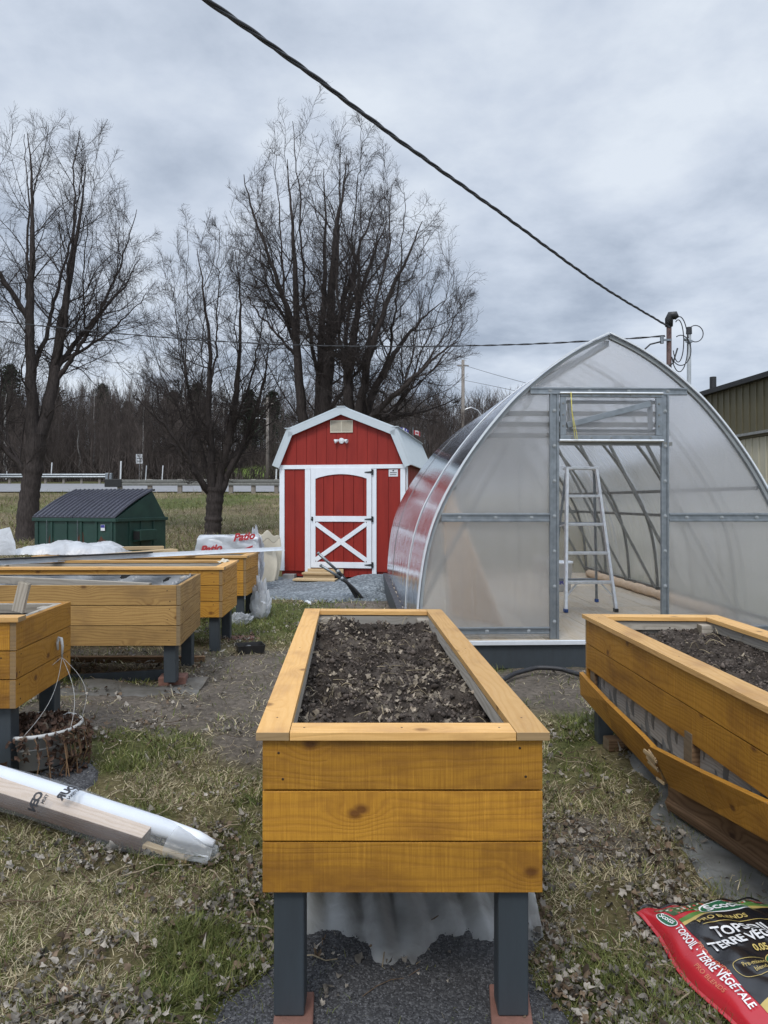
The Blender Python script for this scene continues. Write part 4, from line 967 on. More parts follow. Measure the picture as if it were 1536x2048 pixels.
def crumple(name, label, c, sx, sy, sz, seed, mat, cat, taper=.5):
    mb = MB()
    def fn(u, v):
        a = u*2*math.pi; ph = v*math.pi; k = math.sin(ph); rr = k*(1-taper*(1-v)*0.0)
        n = .45+.75*float(fbm(3+2.2*math.cos(a)*k+seed, 3+2.2*math.sin(a)*k+v*3.1, seed, 4))+1.3*abs(float(fbm(7+3.4*math.cos(a)*k+seed, 3+3.4*math.sin(a)*k+v*4.1, seed+9, 3))-.5)
        w_ = 1-taper*(1-math.cos(ph)*-1)/2*0; top = (1-math.cos(ph))/2
        sc = 1-taper*top
        return (c[0]+sx*rr*n*sc*math.cos(a)+.10*sx*top, c[1]+sy*rr*n*sc*math.sin(a), c[2]+sz*(top*n*1.05))
    mb.grid(fn, 26, 20); return tag(mb.build(name, mat, None, smooth=False), label, cat)
c = gp(520, 1236, .09); crumple('plastic_bag', 'crumpled translucent plastic bag on the grass by the far left bed', (c.x, c.y, G(c.x, c.y)-.02), .17, .15, .44, 4, M['wrapfilm'], 'bag', .6)
c = gp(487, 1250, .09); crumple('plastic_scrap', 'torn clear plastic scrap lying by a grey bed leg', (c.x-.05, c.y, G(c.x, c.y)-.02), .14, .12, .14, 9, M['film'], 'plastic', .3)
c = gp(615, 1211, .06); mb = MB(); mb.grid(lambda u, v: (c.x+.09*(u-.5), c.y+.08*(v-.5), G(c.x, c.y)+.04+.03*u*v+.02*math.sin(u*5)), 6, 6); tag(mb.build('paper_scrap', M['signwhite'], None), 'white scrap of paper on the grass behind the centre bed', 'scrap')

# ---------------------------------------------------------------- step ladder in the greenhouse
def ladder():
    zf = GZ+.004; L = thing('step_ladder', 'aluminium step ladder standing in the greenhouse doorway', 'ladder', (2.2, 8.0, zf))
    O = Vector((2.2, 8.0, zf)); lf = lambda px, py, Y: at(px, py, Y)-O
    b0, b1 = Vector((-.262, 0, 0)), Vector((.282, .03, 0)); t0, t1 = Vector((-.165, .34, 1.55)), Vector((.165, .36, 1.55))
    c0, c1 = Vector((-.25, .80, 0)), Vector((.30, .82, 0)); e0, e1 = Vector((-.16, .40, 1.50)), Vector((.16, .42, 1.50))
    mb = MB()
    for p, q in ((b0, t0), (b1, t1)):
        d_ = (q-p); mb.beam(p+Vector((0, 0, .03)), q, .028, .065, up=(0, 1, 0))
    mb.build('front_rail', M['alu'], L, .002)
    mb = MB()
    for p, q in ((c0, e0), (c1, e1)): mb.beam(p+Vector((0, 0, .03)), q, .022, .04, up=(0, 1, 0))
    for f in (.18, .62): mb.beam(c0.lerp(e0, f), c1.lerp(e1, f), .02, .03)
    mb.build('rear_rail', M['steel'], L, .002)
    for i in range(1, 5):
        f = i/5.0; a, b = b0.lerp(t0, f), b1.lerp(t1, f); mb = MB(); mb.beam(a+Vector((.012, .0, 0)), b-Vector((.012, 0, 0)), .085, .03)
        mb.build('step', M['alu'], L, .003)
    mb = MB(); a, b = t0, t1; mb.beam(a+Vector((-.02, .04, 0)), b+Vector((.02, .04, 0)), .15, .03); mb.build('top_cap', M['alu'], L, .004)
    for s, p, q in ((1, b0, t0), (-1, b1, t1)):
        mb = MB(); mb.beam(p.lerp(q, .1), p.lerp(q, .2)+Vector((s*.12, 0, -.012)), .012, .018); mb.build('brace', M['alu'], L)
        mb = MB(); mb.beam(p.lerp(q, .6), (c0 if s > 0 else c1).lerp(e0 if s > 0 else e1, .6), .01, .016); mb.build('spreader', M['alu'], L)
    for p in (b0, b1, c0, c1):
        mb = MB(); mb.box((p.x, p.y, .018), (.04, .075 if p.y < .5 else .05, .036)); mb.build('foot', M['blue'] if p in (b0, c1) else M['black'], L, .004)
ladder()
# white pail with red and blue lettering
pl = thing('pail', 'white plastic pail with red and blue lettering behind the step ladder', 'pail', (2.33, 9.95, GZ+.003)); pr = .165
mb = MB(); mb.lathe([(.001, 0), (.14, 0), (.165, .36), (.175, .362), (.175, .385), (.168, .39), (.001, .388)], 28); mb.build('pail_body', M['signwhite'], pl, smooth=True)
def onpail(a0, z0): return lambda x, y: Vector(((.145+.02*(z0+y)/.36+.004)*math.sin(a0+x/.155), -(.145+.02*(z0+y)/.36+.004)*math.cos(a0+x/.155), z0+y))
textmesh('LER', .085, 'lettering', M['blueink'], pl, onpail(-.75, .10), .003); textmesh('M', .12, 'lettering', M['redink'], pl, onpail(-.9, .2), .006)
# kraft roll along the wall foot inside the greenhouse
mb = MB(); P0, P1 = in_gh(1.50, 1.0, .055), in_gh(1.48, 5.2, .055)
pts = [P0.lerp(P1, i/40) for i in range(41)]; mb.tube(pts, [.062+.008*math.sin(i*1.9)+.006*math.sin(i*.7) for i in range(41)], 7)
tag(mb.build('paper_roll', M['kraft'], None, smooth=True), 'long brown paper roll on the floor along the greenhouse wall', 'roll')
mb = MB(); a, b = in_gh(-1.20, 1.35, .003), in_gh(-.80, .60, .003); mb.hexa([a, b, b+Vector((.02, .02, 0)), a+Vector((.02, .02, 0)), in_gh(-1.30, 1.5, 1.35), in_gh(-1.22, 1.45, 1.36), in_gh(-1.20, 1.47, 1.36), in_gh(-1.28, 1.52, 1.35)])
tag(mb.build('leaning_board', M['kraft'], None), 'tan board leaning inside behind the left greenhouse wall', 'board')
# hose in front of the platform and the two conduits by its corner
hz = [gp(985, 1352, .10)+Vector((0, 0, .0)), gp(1020, 1340, .10), gp(1060, 1333, .1), gp(1110, 1335, .1), gp(1160, 1345, .1), gp(1215, 1352, .1)]
pts = []
for i in range(len(hz)-1):
    for k in range(6): pts.append(hz[i].lerp(hz[i+1], k/6))
pts = [Vector((p.x, p.y-.25, G(p.x, p.y-.25)+.03+.03*math.sin(i*.12))) for i, p in enumerate(pts)]
mb = MB(); mb.tube(pts, .019, 10); tag(mb.build('hose', M['rubber'], None, smooth=True), 'black hose on the bare earth in front of the greenhouse platform', 'hose')
for nm, base_, tip, lab in (('conduit', (720, 1196), (637, 1107), 'black conduit with grey upper end rising from the earth before the shed'), ('conduit', (733, 1192), (642, 1131), 'lower bent black conduit end beside the taller one before the shed')):
    b_ = Vector((( base_[0]-768)/1500*11.2, 11.2, G(-.3, 11.2)-.05)); t_ = at(tip[0], tip[1], 11.0); q_ = thing(nm, lab, 'pipe', tuple(b_)); v_ = t_-b_
    side = Vector((.05, 0, .03))
    mb = MB(); mb.tube([side*math.sin(math.pi*i/10*.62)+v_*(i/10*.62) for i in range(11)], .026, 10); mb.build('pipe', M['rubber'], q_, smooth=True)
    e_ = side*math.sin(math.pi*.62)+v_*.62; mb = MB(); mb.tube([e_-v_*.04, e_+v_*.02], .032, 10); mb.tube([e_, v_], .021, 10); mb.tube([v_, v_*1.02], [.026, .02], 10); mb.build('pipe_end', M['steel'], q_, smooth=True)

# ---------------------------------------------------------------- wrapped pallet and beige panels by the shed
wp = thing('wrapped_pallet', 'white wrapped pallet with red lettering left of the red shed', 'pallet', (-2.66, 12.9, -.04), .12)
def wf(u, v):
    # rounded block
    a = u*4; i = int(a) % 4; f = a-int(a); cs_ = [(-.52, -.4), (.52, -.4), (.52, .4), (-.52, .4)]; p, q = cs_[i], cs_[(i+1) % 4]; x, y = p[0]+(q[0]-p[0])*f, p[1]+(q[1]-p[1])*f
    z = min(1, v/.82)*.98; s = 1 if v < .82 else 1-((v-.82)/.18)
    s2 = 1-.06*max(0, v-.6)/.4
    return (x*s*s2+.015*math.sin(v*19+u*30), y*s*s2+.015*math.sin(v*23+u*41), .12+z*(.93+.04*math.sin(u*17))*.88+.02*float(vnoise(x*4, y*4, 3)))
mb = MB(); mb.grid(wf, 96, 40); mb.build('wrap', M['wrapfilm'], wp, smooth=True)
mb = MB(); mb.bx(-.5, .5, -.38, .38, .12, .93); mb.build('load', M['signwhite'], wp, .03)
for dy_, dx_, tx in ((.0, -.44, 'Patio'), (.20, .1, 'Patio')):
    textmesh(tx, .17, 'lettering', M['redink'], wp, lambda x, y, dx_=dx_, dy_=dy_: Vector((dx_+x, -.435-.0*y, .68+dy_+y+.12*x)), .008, shear=.3)
mb = MB(); mb.hexa([(.05, -.432, .64), (.42, -.432, .78), (.42, -.43, .78), (.05, -.43, .64), (.05, -.432, .67), (.42, -.432, .81), (.42, -.43, .81), (.05, -.43, .67)]); mb.build('red_stripe', M['redink'], wp)
mb = MB()
for y_ in (-.4, 0, .4): mb.bx(-.52, .52, y_-.05, y_+.05, .0, .08)
for i in range(6): mb.bx(-.5+i*.18, -.4+i*.18, -.42, .42, .081, .1)
mb.build('pallet', M['raw'], wp)
crumple('wrapped_bundle', 'clear wrapped bundle standing between the white pallet and the shed', (-2.30, 13.4, -.05), .16, .2, .95, 21, M['wrapfilm'], 'bundle', .25)
bp_ = thing('cream_panels', 'curved cream plastic panels leaning at the left corner of the red shed', 'panels', (-2.28, 14.2, -.04))
for k, (x_, h_, tw) in enumerate(((0, .62, .1), (.06, .88, -.15))):
    mb = MB(); mb.grid(lambda u, v: (x_+.36*(u-.5)+.06*math.sin(v*3+tw), .12*k-.1*math.cos(u*3)+.15*v, h_*v+.03*math.sin(u*6)*v), 16, 16); mb.build('panel', M['cream'], bp_, smooth=True, solid=.012)
mb = MB(); mb.grid(lambda u, v: (-.2+.5*u, .05-.1*math.sin(u*3), .80+.16*v*math.sin(u*3.14)**.4+.04*math.sin(u*14)), 24, 8); mb.build('rolled_top', M['cream'], bp_, smooth=True, solid=.02)

# ---------------------------------------------------------------- dumpster
def dumpster():
    th = R(-20); Dm = thing('dumpster', 'dark green dumpster with a ribbed black lid beneath the bare trees', 'dumpster', (-6.265, 17.5, G(-6.9, 18.2)), th)
    L, W, h0, hp = 2.42, 1.9, 1.14, 1.80; yp = 1.36; z = 0
    prof = [(0, .12), (0, h0), (yp, hp), (W, h0), (W, .12)]
    mb = MB(); mb.prism([(-L, y, zz_) for y, zz_ in prof], (L, 0, 0)); 
    for i in range(6): x = -L+.1+i*(L-.2)/5; mb.bx(x-.03, x+.03, -.03, -.001, .14, h0-.08)
    for y in (.5, .92, 1.4): mb.bx(.001, .028, y-.03, y+.03, .14, h0-.08)
    mb.build('body', M['dgreen'], Dm, .006)
    mb = MB(); mb.bx(-L-.04, .04, -.05, -.001, h0-.07, h0+.01); mb.bx(.001, .05, 0, W+.04, h0-.07, h0+.01); mb.bx(-L-.05, -L-.001, 0, W+.04, h0-.07, h0+.01); mb.build('rim', M['dgreen'], Dm, .008)
    for k in (0, 1):   # two lid halves
        x0, x1 = -L-.03+k*(L/2+.03)+.01, -L/2-.0+k*(L/2+.03)-.01
        N = 12
        def ly(t): return -.05+(yp+.05)*t
        def lz(t): return h0+.02+(hp-h0)*t+.05*math.sin(math.pi*t)
        mb = MB()
        for j in range(N):
            t0, t1 = j/N, (j+1)/N; mb.hexa([(x0, ly(t0), lz(t0)), (x1, ly(t0), lz(t0)), (x1, ly(t1), lz(t1)), (x0, ly(t1), lz(t1)), (x0, ly(t0), lz(t0)+.02), (x1, ly(t0), lz(t0)+.02), (x1, ly(t1), lz(t1)+.02), (x0, ly(t1), lz(t1)+.02)])
            for q in range(9):
                a = x0+.03+q*(x1-x0-.1)/8; b = a+.055
                mb.hexa([(a, ly(t0), lz(t0)+.021), (b, ly(t0), lz(t0)+.021), (b, ly(t1), lz(t1)+.021), (a, ly(t1), lz(t1)+.021), (a+.01, ly(t0), lz(t0)+.055), (b-.01, ly(t0), lz(t0)+.055), (b-.01, ly(t1), lz(t1)+.055), (a+.01, ly(t1), lz(t1)+.055)])
        mb.build('lid', M['lid'], Dm)
    mb = MB(); mb.tube([(-L-.05, yp+.02, hp+.035), (.05, yp+.02, hp+.035)], .025, 8); mb.build('hinge_rod', M['black'], Dm)
    for s in (1, -1):
        x = .001 if s > 0 else -L-.001; mb = MB(); y0, y1 = .62, 1.28
        mb.hexa([(x, y0, .56), (x+s*.2, y0+.02, .60), (x+s*.2, y1, .60), (x, y1, .56), (x, y0, .86), (x+s*.2, y0+.02, .86), (x+s*.2, y1, .86), (x, y1, .86)])
        mb.build('fork_pocket', M['dgreen'], Dm, .01)
        m2 = MB(); m2.bx(min(x+s*.02, x+s*.19), max(x+s*.02, x+s*.19), y0-.012, y0+.01, .63, .83); m2.build('pocket_shade', M['black'], Dm)  # black plate on the solid pocket, painted shade of its hollow
    mb = MB(); mb.bx(-.40, -.28, -.032, -.03, .86, 1.0); s = mb.build('notice_sticker', M['signwhite'], Dm)
    mb = MB(); mb.bx(-.395, -.285, -.034, -.032, .93, .995); mb.build('sticker_band', M['blueink'], s)
    for x in (-L+.42, -L+1.35):
        mb = MB()
        for i in range(24): mb.beam((x, -.045, h0-.03-i*.035), (x+.006*(i % 2), -.045, h0-.065-i*.035), .014, .010)
        mb.build('chain', M['steel'], Dm)
    random.seed(9)
    for (x, zc, w_, h_) in ((-L+.52, .55, .09, .3), (-1.0, .55, .12, .34), (-.38, .52, .16, .2), (-.25, .4, .1, .1)):
        pts = [(x+w_*math.cos(a)*(.6+.5*random.random()), -.0015, zc+h_*math.sin(a)*(.6+.5*random.random())) for a in [i*2*math.pi/14 for i in range(14)]]; mb = MB(); mb.prism(pts[::-1], (0, -.0015, 0)); mb.build('rust_patch', M['rust'], Dm)
dumpster()

# ---------------------------------------------------------------- wrapped moulding bundle in the left foreground
def bundle():
    p = Vector((-.70, 3.07, .055)); q = Vector((-1.73, 3.38, .215)); d = (q-p); L = d.length; d.normalize(); q2 = p+d*2.5
    Bn = thing('wrapped_bundle', 'long plastic wrapped bundle of mouldings lying in the left foreground', 'bundle', tuple(p))
    ux = d; uz = Vector((0, 0, 1)); uy = uz.cross(ux).normalized()   # uy towards the viewer
    if uy.y > 0: uy = -uy
    uz = ux.cross(uy); uz = uz if uz.z > 0 else -uz
    def W(s, a, b): return ux*s+uy*a+uz*b
    # carton in front, white roll behind
    mb = MB(); ends = [(.20, .45), (2.5, 1.0)]
    mb.hexa([W(.30, .045, -.060), W(2.5, .06, -.068), W(2.5, -.01, -.066), W(.30, -.01, -.055), W(.30, .060, .006), W(2.5, .078, .014), W(2.5, -.01, .054), W(.30, -.01, .026)], .3); mb.build('wooden_moulding', M['oldbrown2'], Bn, .006)
    mb = MB(); mb.hexa([W(.30, .0585, .0075), W(2.5, .0765, .0155), W(2.5, -.01, .058), W(.30, -.01, .03), W(.30, .0585, .0115), W(2.5, .0765, .020), W(2.5, -.01, .063), W(.30, -.01, .034)], .6); mb.build('pale_moulding', M['palewood'], Bn, .003)
    mb = MB(); mb.tube([W(s, -.04, .022+.002*s) for s in (.02, .10, .30, 1.0, 1.7, 2.5)], [.014, .030, .039, .043, .044, .045], 18); mb.build('white_roll', M['white'], Bn, smooth=True)
    mb = MB(); mb.beam(W(.09, .03, -.035), W(.35, .03, -.03), .035, .02); mb.build('cream_end', M['raw'], Bn, .003)
    # film sleeve
    def sl(u, v):
        s = 2.5*v; a = u*2*math.pi; k = .40+.60*min(1, s/.40)**.8; fl = min(1, s/.12)
        ry, rz_ = .105*k, .084*k*(.55+.45*fl); n = 1+.05*math.sin(a*3+s*9)+.05*(float(fbm(math.cos(a)*2+5, s*5+math.sin(a)*2, 8, 3))-.5)
        return W(s-.0, ry*math.cos(a)*n-.004, rz_*math.sin(a)*n-.004+.03*(1-k)*0)
    mb = MB(); mb.grid(lambda u, v: sl(u, .075+.925*v), 44, 80); mb.build('film_sleeve', M['sleeve'], Bn, smooth=True)
    mb = MB(); mb.grid(lambda u, v: sl(u, .0755*v)+Vector((0, .006*math.sin(u*44)*(1-v), .012*math.sin(u*31+1)*(1-v))), 60, 20); mb.build('film_end', M['endfilm'], Bn, smooth=True)
    for txt, s0, sz, a0, m_ in (('DUR', .70, .05, 100, 'ink'), ('CEN', .80, .05, 52, 'ink')):
        def on(x, y, s0=s0, a0=a0):
            a = math.radians(a0)-x/.115; k = .30+.70*min(1, (s0-y)/.36)**.6
            return W(s0+y, -.004+.111*k*math.cos(a), .090*k*math.sin(a))
        textmesh(txt, sz, 'lettering', M[m_], Bn, on, .003)
    for s0, a0 in ((.672, 100), (.772, 52)):
        def on2(x, y, s0=s0, a0=a0):
            a = math.radians(a0)-x/.115; k = .30+.70*min(1, (s0-y)/.36)**.6
            return W(s0+y, -.004+.111*k*math.cos(a), .090*k*math.sin(a))
        textmesh('ARTISAN' if a0 > 90 else 'TRIM', .022, 'lettering', M['ink'], Bn, on2, .0008)
M['oldbrown2'] = wood('brown_moulding', (.13, .068, .038), (.085, .045, .025), (.08, .04, .02), .5, saw=.2)
M['palewood'] = wood('pale_moulding', (.62, .50, .40), (.5, .38, .28), (.4, .3, .2), .5, saw=.2)
M['sleeve'] = filmmat('bundle_film', (.80, .82, .84), .86, .16)
bundle()

# ---------------------------------------------------------------- topsoil bag
def bag():
    rz_ = R(8); o = Vector((.905, 2.66, .035)); Wd, Lg = .47, .76
    T = thing('topsoil_bag', 'red and black topsoil bag lying on the grass at the lower right', 'bag', tuple(o), rz_)
    def hgt(s, t):   # s across 0..Wd, t along from the far seam 0..Lg
        a, b = s/Wd, t/Lg
        e = (max(0, math.sin(math.pi*min(1, max(0, a))))**.42)*(max(0, math.sin(math.pi*min(1, max(0, .05+.93*b))))**.5)
        seam = min(1, b/.10); h = .012+.082*e*(.25+.75*seam)
        return h+.008*math.sin(t*31+s*9+3*math.sin(s*11))*math.sin(s*23+t*7)*e+.004*abs(math.sin(t*23-s*37))*e+.0045*math.sin(s*64+t*48)*max(0, 1-b*4)+.008*(float(vnoise(s*14, t*14, 4))-.5)*e
    def P(s, t, up=0.0):
        bow = .02*math.sin(math.pi*t/Lg)*(1-2*s/Wd); return Vector((s-bow*1.0+.012*math.sin(t*13)*max(0, 1-s/.1), -t, hgt(s, t)+up))
    mb = MB(); mb.grid(lambda u, v: P(Wd*u, Lg*v), 60, 80); mb.build('bag_front', M['bagred'], T, smooth=True)
    mb = MB(); mb.grid(lambda u, v: Vector((*P(Wd*u, Lg*v)[:2], .008)), 20, 20)
    def side(u, v):
        q = P(0, Lg*v); return Vector((q.x-.012*math.sin(math.pi*u), q.y, .004+(q.z-.004)*u))
    mb.grid(side, 6, 60); mb.build('bag_back', M['bagred'], T, smooth=True)
    mb = MB(); mb.grid(lambda u, v: P(Wd*u+.0, -.004-.010*v*(1-.35*u), .002+.003*v+.002*math.sin(u*23)), 50, 4); mb.build('bag_seam', M['bagblack'], T, smooth=True, solid=.002)
    def PD(s, t, up=0.0): return P(s, .02+1.27*t, up)
    def patch_(name, fn, mat, nu=40, nv=30, up=.0016):
        mb = MB(); mb.grid(lambda u, v: PD(*fn(u, v), up), nu, nv); return mb.build(name, M[mat], T, smooth=True)
    x0 = .068
    patch_('photo_band', lambda u, v: (x0-.03*(1-v)+u*(Wd-x0+.03), .008+.07*v+.0*u), 'bagphoto', up=.0012)
    sw = lambda u: .105-.05*math.sin(min(1, u*1.25)*math.pi/2)
    patch_('green_band', lambda u, v: (x0+u*(Wd-x0), sw(u)+(.024)*v), 'baggreen', up=.0018)
    patch_('gold_band', lambda u, v: (x0+u*(Wd-x0), sw(u)+.020+(.016)*v), 'baggold', up=.0020)
    bot = lambda u: .415-.025*math.sin(u*math.pi)+.03*(1-u)
    patch_('black_panel', lambda u, v: (x0+u*(Wd-x0), sw(u)+.034+(bot(u)-sw(u)-.034)*v), 'bagblack', 60, 60, .0022)
    patch_('gold_band', lambda u, v: (x0+u*(Wd-x0), bot(u)+.02*v*(1.2-u*.5)), 'baggold', up=.0024)
    def oval(cx, cy, rx, ry, mat, up, rot=0.0, name='badge'):
        mb = MB(); c, s = math.cos(rot), math.sin(rot)
        def fn(u, v): a = u*2*math.pi; x, y = rx*v*math.cos(a), ry*v*math.sin(a); return PD(cx+x*c-y*s, cy+x*s+y*c, up)
        mb.grid(fn, 40, 8); return mb.build(name, M[mat], T, smooth=True)
    def txt(t, size, mat, cx, cy, rot=0.0, bold=0.0, sx=1.0, up=.006, shear=0.0, align='CENTER', name='lettering'):
        c, s = math.cos(rot), math.sin(rot)
        textmesh(t, size, name, M[mat], T, lambda x, y: PD(cx+x*c-(-y)*s, cy+x*s+(-y)*c, up), bold, align, shear, sx)
    oval(.245, .085, .088, .036, 'bagwhite', .0034); oval(.245, .085, .083, .031, 'baggreen2', .0044); txt('Scotts', .048, 'bagwhite', .243, .100, bold=.0012, sx=1.12)
    txt('Scott', .030, 'bagwhite', .21, .030, sx=1.3, bold=.0006, up=.004)
    oval(.036, .085, .044, .018, 'bagwhite', .0030, R(75)); oval(.036, .085, .041, .0155, 'baggreen2', .0040, R(75)); txt('Scotts', .025, 'bagwhite', .030, .087, R(75), .0005)
    txt('PRO BLENDS', .022, 'baggold', .105, .158, sx=1.3, bold=.0004, align='LEFT')
    patch_('gold_rule', lambda u, v: (.11+u*.26, .168+.0022*v), 'baggold', 30, 1, .0042)
    txt('TOPSOIL', .050, 'bagwhite', .118, .222, bold=.0012, sx=.92, align='LEFT'); txt('TERRE VÉGÉTALE', .046, 'bagwhite', .078, .268, bold=.0012, sx=.80, align='LEFT')
    txt('0.05-0.01-0.03', .026, 'baggold', .255, .300, bold=.0008, sx=1.0)
    # pre-mixed blend capsule and the round green badge
    for (ya, yb) in ((.322, .3235), (.3715, .373)): patch_('gold_rule', lambda u, v: (.105+u*.08, ya+(yb-ya)*v), 'baggold', 20, 1, .0042)
    patch_('gold_rule', lambda u, v: (.105-.025*math.sin(math.pi*u)*(1-.06*v), .3475-.025*math.cos(math.pi*u)*(1-.06*v)), 'baggold', 24, 1, .0042)
    txt('Pre-mixed', .0165, 'baggold', .142, .344, sx=1.0, up=.0055); txt('blend', .0165, 'baggold', .150, .361, up=.0055)
    oval(.222, .345, .042, .036, 'baggold', .0040); oval(.222, .345, .039, .033, 'baggreen2', .0050); txt('3in1', .036, 'bagwhite', .224, .357, bold=.001, up=.008)
    # spine lettering and small print
    txt('TOPSOIL · TERRE VÉGÉTALE', .032, 'bagwhite', .036, .29, R(90), .0006, .78)
    txt('PRO BLENDS', .017, 'bagpink', .056, .285, R(90), .0, 1.3, up=.004); txt('PRO BLENDS', .015, 'bagpink', .016, .33, R(90), 0, 1.2, up=.004)
    for i, t in enumerate(('Retains moisture', 'Large bag for gardens', 'Ingredients: peat', 'Contains humus')): txt(t, .0105, 'bagpink', .36, .472+i*.019, sx=1.0, up=.004)
    patch_('price_label', lambda u, v: (.385+.05*u, .018+.028*v), 'bagwhite', 8, 6, .0042)
M['bagred'] = simple('bag_red', (.44, .020, .030), (.38, .016, .025), 3, .28, .25, spec=.6, bscale=9)
M['bagblack'] = simple('bag_black', (.010, .010, .012), (.014, .014, .016), 3, .24, .2, spec=.6, bscale=9)
M['baggreen'] = simple('bag_green', (.10, .22, .05), (.08, .18, .04), 20, .3, .1); M['baggreen2'] = simple('bag_dark_green', (.012, .10, .045), (.02, .14, .06), 12, .3, .1)
M['baggold'] = simple('bag_gold', (.52, .40, .13), (.45, .33, .1), 20, .35, .1); M['bagwhite'] = simple('bag_white', (.78, .78, .78), None, 5, .35, 0); M['bagpink'] = simple('bag_orange', (.62, .20, .10), None, 5, .4, 0)
def photomat():
    m, nt, b, o = newmat('bag_flower_photo'); tc = node(nt, 'ShaderNodeTexCoord'); v = node(nt, 'ShaderNodeTexVoronoi', {'Vector': tc.outputs['Object'], 'Scale': 120.0}); s = node(nt, 'ShaderNodeSeparateColor', {0: v.outputs['Color']})
    c = ramp(nt, s.outputs[0], [(0, (.03, .07, .02)), (.45, (.12, .19, .07)), (.62, (.5, .5, .42)), (.76, (.45, .05, .05)), (.86, (.07, .12, .04))], 'CONSTANT'); nt.links.new(c, b.inputs['Base Color']); b.inputs['Roughness'].default_value = .3; return m
M['bagphoto'] = photomat()
bag()
# ---------------------------------------------------------------- right hand building and service masts
def building():
    Bd = thing('metal_building', 'olive and cream metal clad building behind the greenhouse on the right', 'building', (8.9, 12, 0))
    x = 0.0; y0, y1 = -4, 26; he, hs, = 4.27, 3.12
    dirx = .0
    # wall runs along y, faces -x, leaning slightly so that it closes on the line of the greenhouse
    def X(y): return -.055*(y)
    mb = MB(); mb.hexa([(X(y0), y0, 3.0), (X(y1), y1, 3.0), (X(y1)+9, y1, 3.0), (X(y0)+9, y0, 3.0), (X(y0), y0, he), (X(y1), y1, he), (X(y1)+9, y1, he), (X(y0)+9, y0, he)])
    y = y0
    while y < y1:
        mb.hexa([(X(y)-.03, y, hs), (X(y+.04)-.03, y+.04, hs), (X(y+.04)-.002, y+.04, hs), (X(y)-.002, y, hs), (X(y)-.03, y, he), (X(y+.04)-.03, y+.04, he), (X(y+.04)-.002, y+.04, he), (X(y)-.002, y, he)]); y += .30
    mb.build('upper_cladding', M['olive'], Bd)
    mb = MB(); mb.hexa([(X(y0)+.06, y0, -.3), (X(y1)+.06, y1, -.3), (X(y1)+9, y1, -.3), (X(y0)+9, y0, -.3), (X(y0)+.06, y0, 2.99), (X(y1)+.06, y1, 2.99), (X(y1)+9, y1, 2.99), (X(y0)+9, y0, 2.99)])
    y = y0
    while y < y1:
        mb.hexa([(X(y)+.03, y, -.3), (X(y+.05)+.03, y+.05, -.3), (X(y+.05)+.058, y+.05, -.3), (X(y)+.058, y, -.3), (X(y)+.03, y, 2.99), (X(y+.05)+.03, y+.05, 2.99), (X(y+.05)+.058, y+.05, 2.99), (X(y)+.058, y, 2.99)]); y += .30
    mb.build('wall', M['creamclad'], Bd)
    mb = MB(); mb.hexa([(X(y0)-.07, y0, hs-.07), (X(y1)-.07, y1, hs-.07), (X(y1)-.001, y1, hs-.07), (X(y0)-.001, y0, hs-.07), (X(y0)-.05, y0, hs-.004), (X(y1)-.05, y1, hs-.004), (X(y1)-.001, y1, hs-.004), (X(y0)-.001, y0, hs-.004)])
    mb.build('drip_flashing', M['steeldark'], Bd)
    mb = MB(); mb.hexa([(X(y0)-.16, y0-.1, he+.002), (X(y1)-.16, y1+.1, he+.002), (X(y1)+9, y1+.1, he+.002), (X(y0)+9, y0-.1, he+.002), (X(y0)-.16, y0-.1, he+.12), (X(y1)-.16, y1+.1, he+.12), (X(y1)+9, y1+.1, he+1.2), (X(y0)+9, y0-.1, he+1.2)])
    mb.build('roof', M['black'], Bd)
    mb = MB(); mb.tube([(.4, 9.2, he+.1), (.4, 9.2, he+.75)], .09, 10); mb.build('roof_vent', M['black'], Bd)
building()
def mast(name, label, px, ytop, Y, rad, mat):
    p = at(px, ytop, Y); T = thing(name, label, 'mast', (p.x, Y, G(p.x, Y))); h = p.z-G(p.x, Y)
    mb = MB(); mb.tube([(0, 0, 0), (0, 0, h)], rad, 12); mb.build('mast_pipe', M[mat], T, smooth=True); return T, h, p
T, h, MP = mast('service_mast', 'rusty brown service mast with a curved weatherhead behind the greenhouse', 1338, 648, 15, .050, 'mast_brown')
mb = MB(); mb.tube([(0, 0, h-.05), (0, 0, h+.10), (.03, -.02, h+.17), (.09, -.06, h+.17), (.12, -.07, h+.10)], [.075, .08, .085, .075, .06], 12); mb.build('weatherhead', M['black'], T, smooth=True)
mb = MB(); mb.beam((-.14, -.05, h-.33), (.02, -.05, h-.33), .03, .04); mb.tube([(-.16, -.05, h-.40), (-.16, -.05, h-.26)], .04, 8); mb.build('insulator', M['steel'], T)
for k, (rx, rz_, zc) in enumerate(((.17, .55, -.42), (.11, .42, -.36), (.2, .30, -.55))):
    mb = MB(); mb.tube([(.09+rx*.5+rx*math.sin(a), -.08-.02*k, h+zc+rz_*math.cos(a)) for a in [math.pi*(-.15+1.5*i/22) for i in range(23)]], .010, 7); mb.build('cable_loop', M['rubber'], T, smooth=True)
mb = MB(); mb.tube([(-.16, -.06, h-.36), (-.40, -.07, h-.42), (-.62, -.08, h-.62), (-.75, -.08, h-.80), (-.55, -.09, h-.95), (-.2, -.09, h-.93), (.05, -.08, h-.8), (.14, -.08, h-.5)], .016, 8); mb.build('cable_loop', M['rubber'], T, smooth=True)
mb = MB(); mb.tube([(-.72, -.08, h-.76), (-.56, -.085, h-.95)], [.05, .055], 10); mb.build('splice_box', M['rubber'], T, smooth=True)
T2, h2, GP2 = mast('conduit_mast', 'slim grey conduit mast with a round cable loop beside the building roof', 1378, 668, 15.5, .042, 'greypipe')
mb = MB(); mb.tube([(0, 0, h2), (0, 0, h2+.14)], [.06, .055], 10); mb.build('mast_cap', M['rubber'], T2)
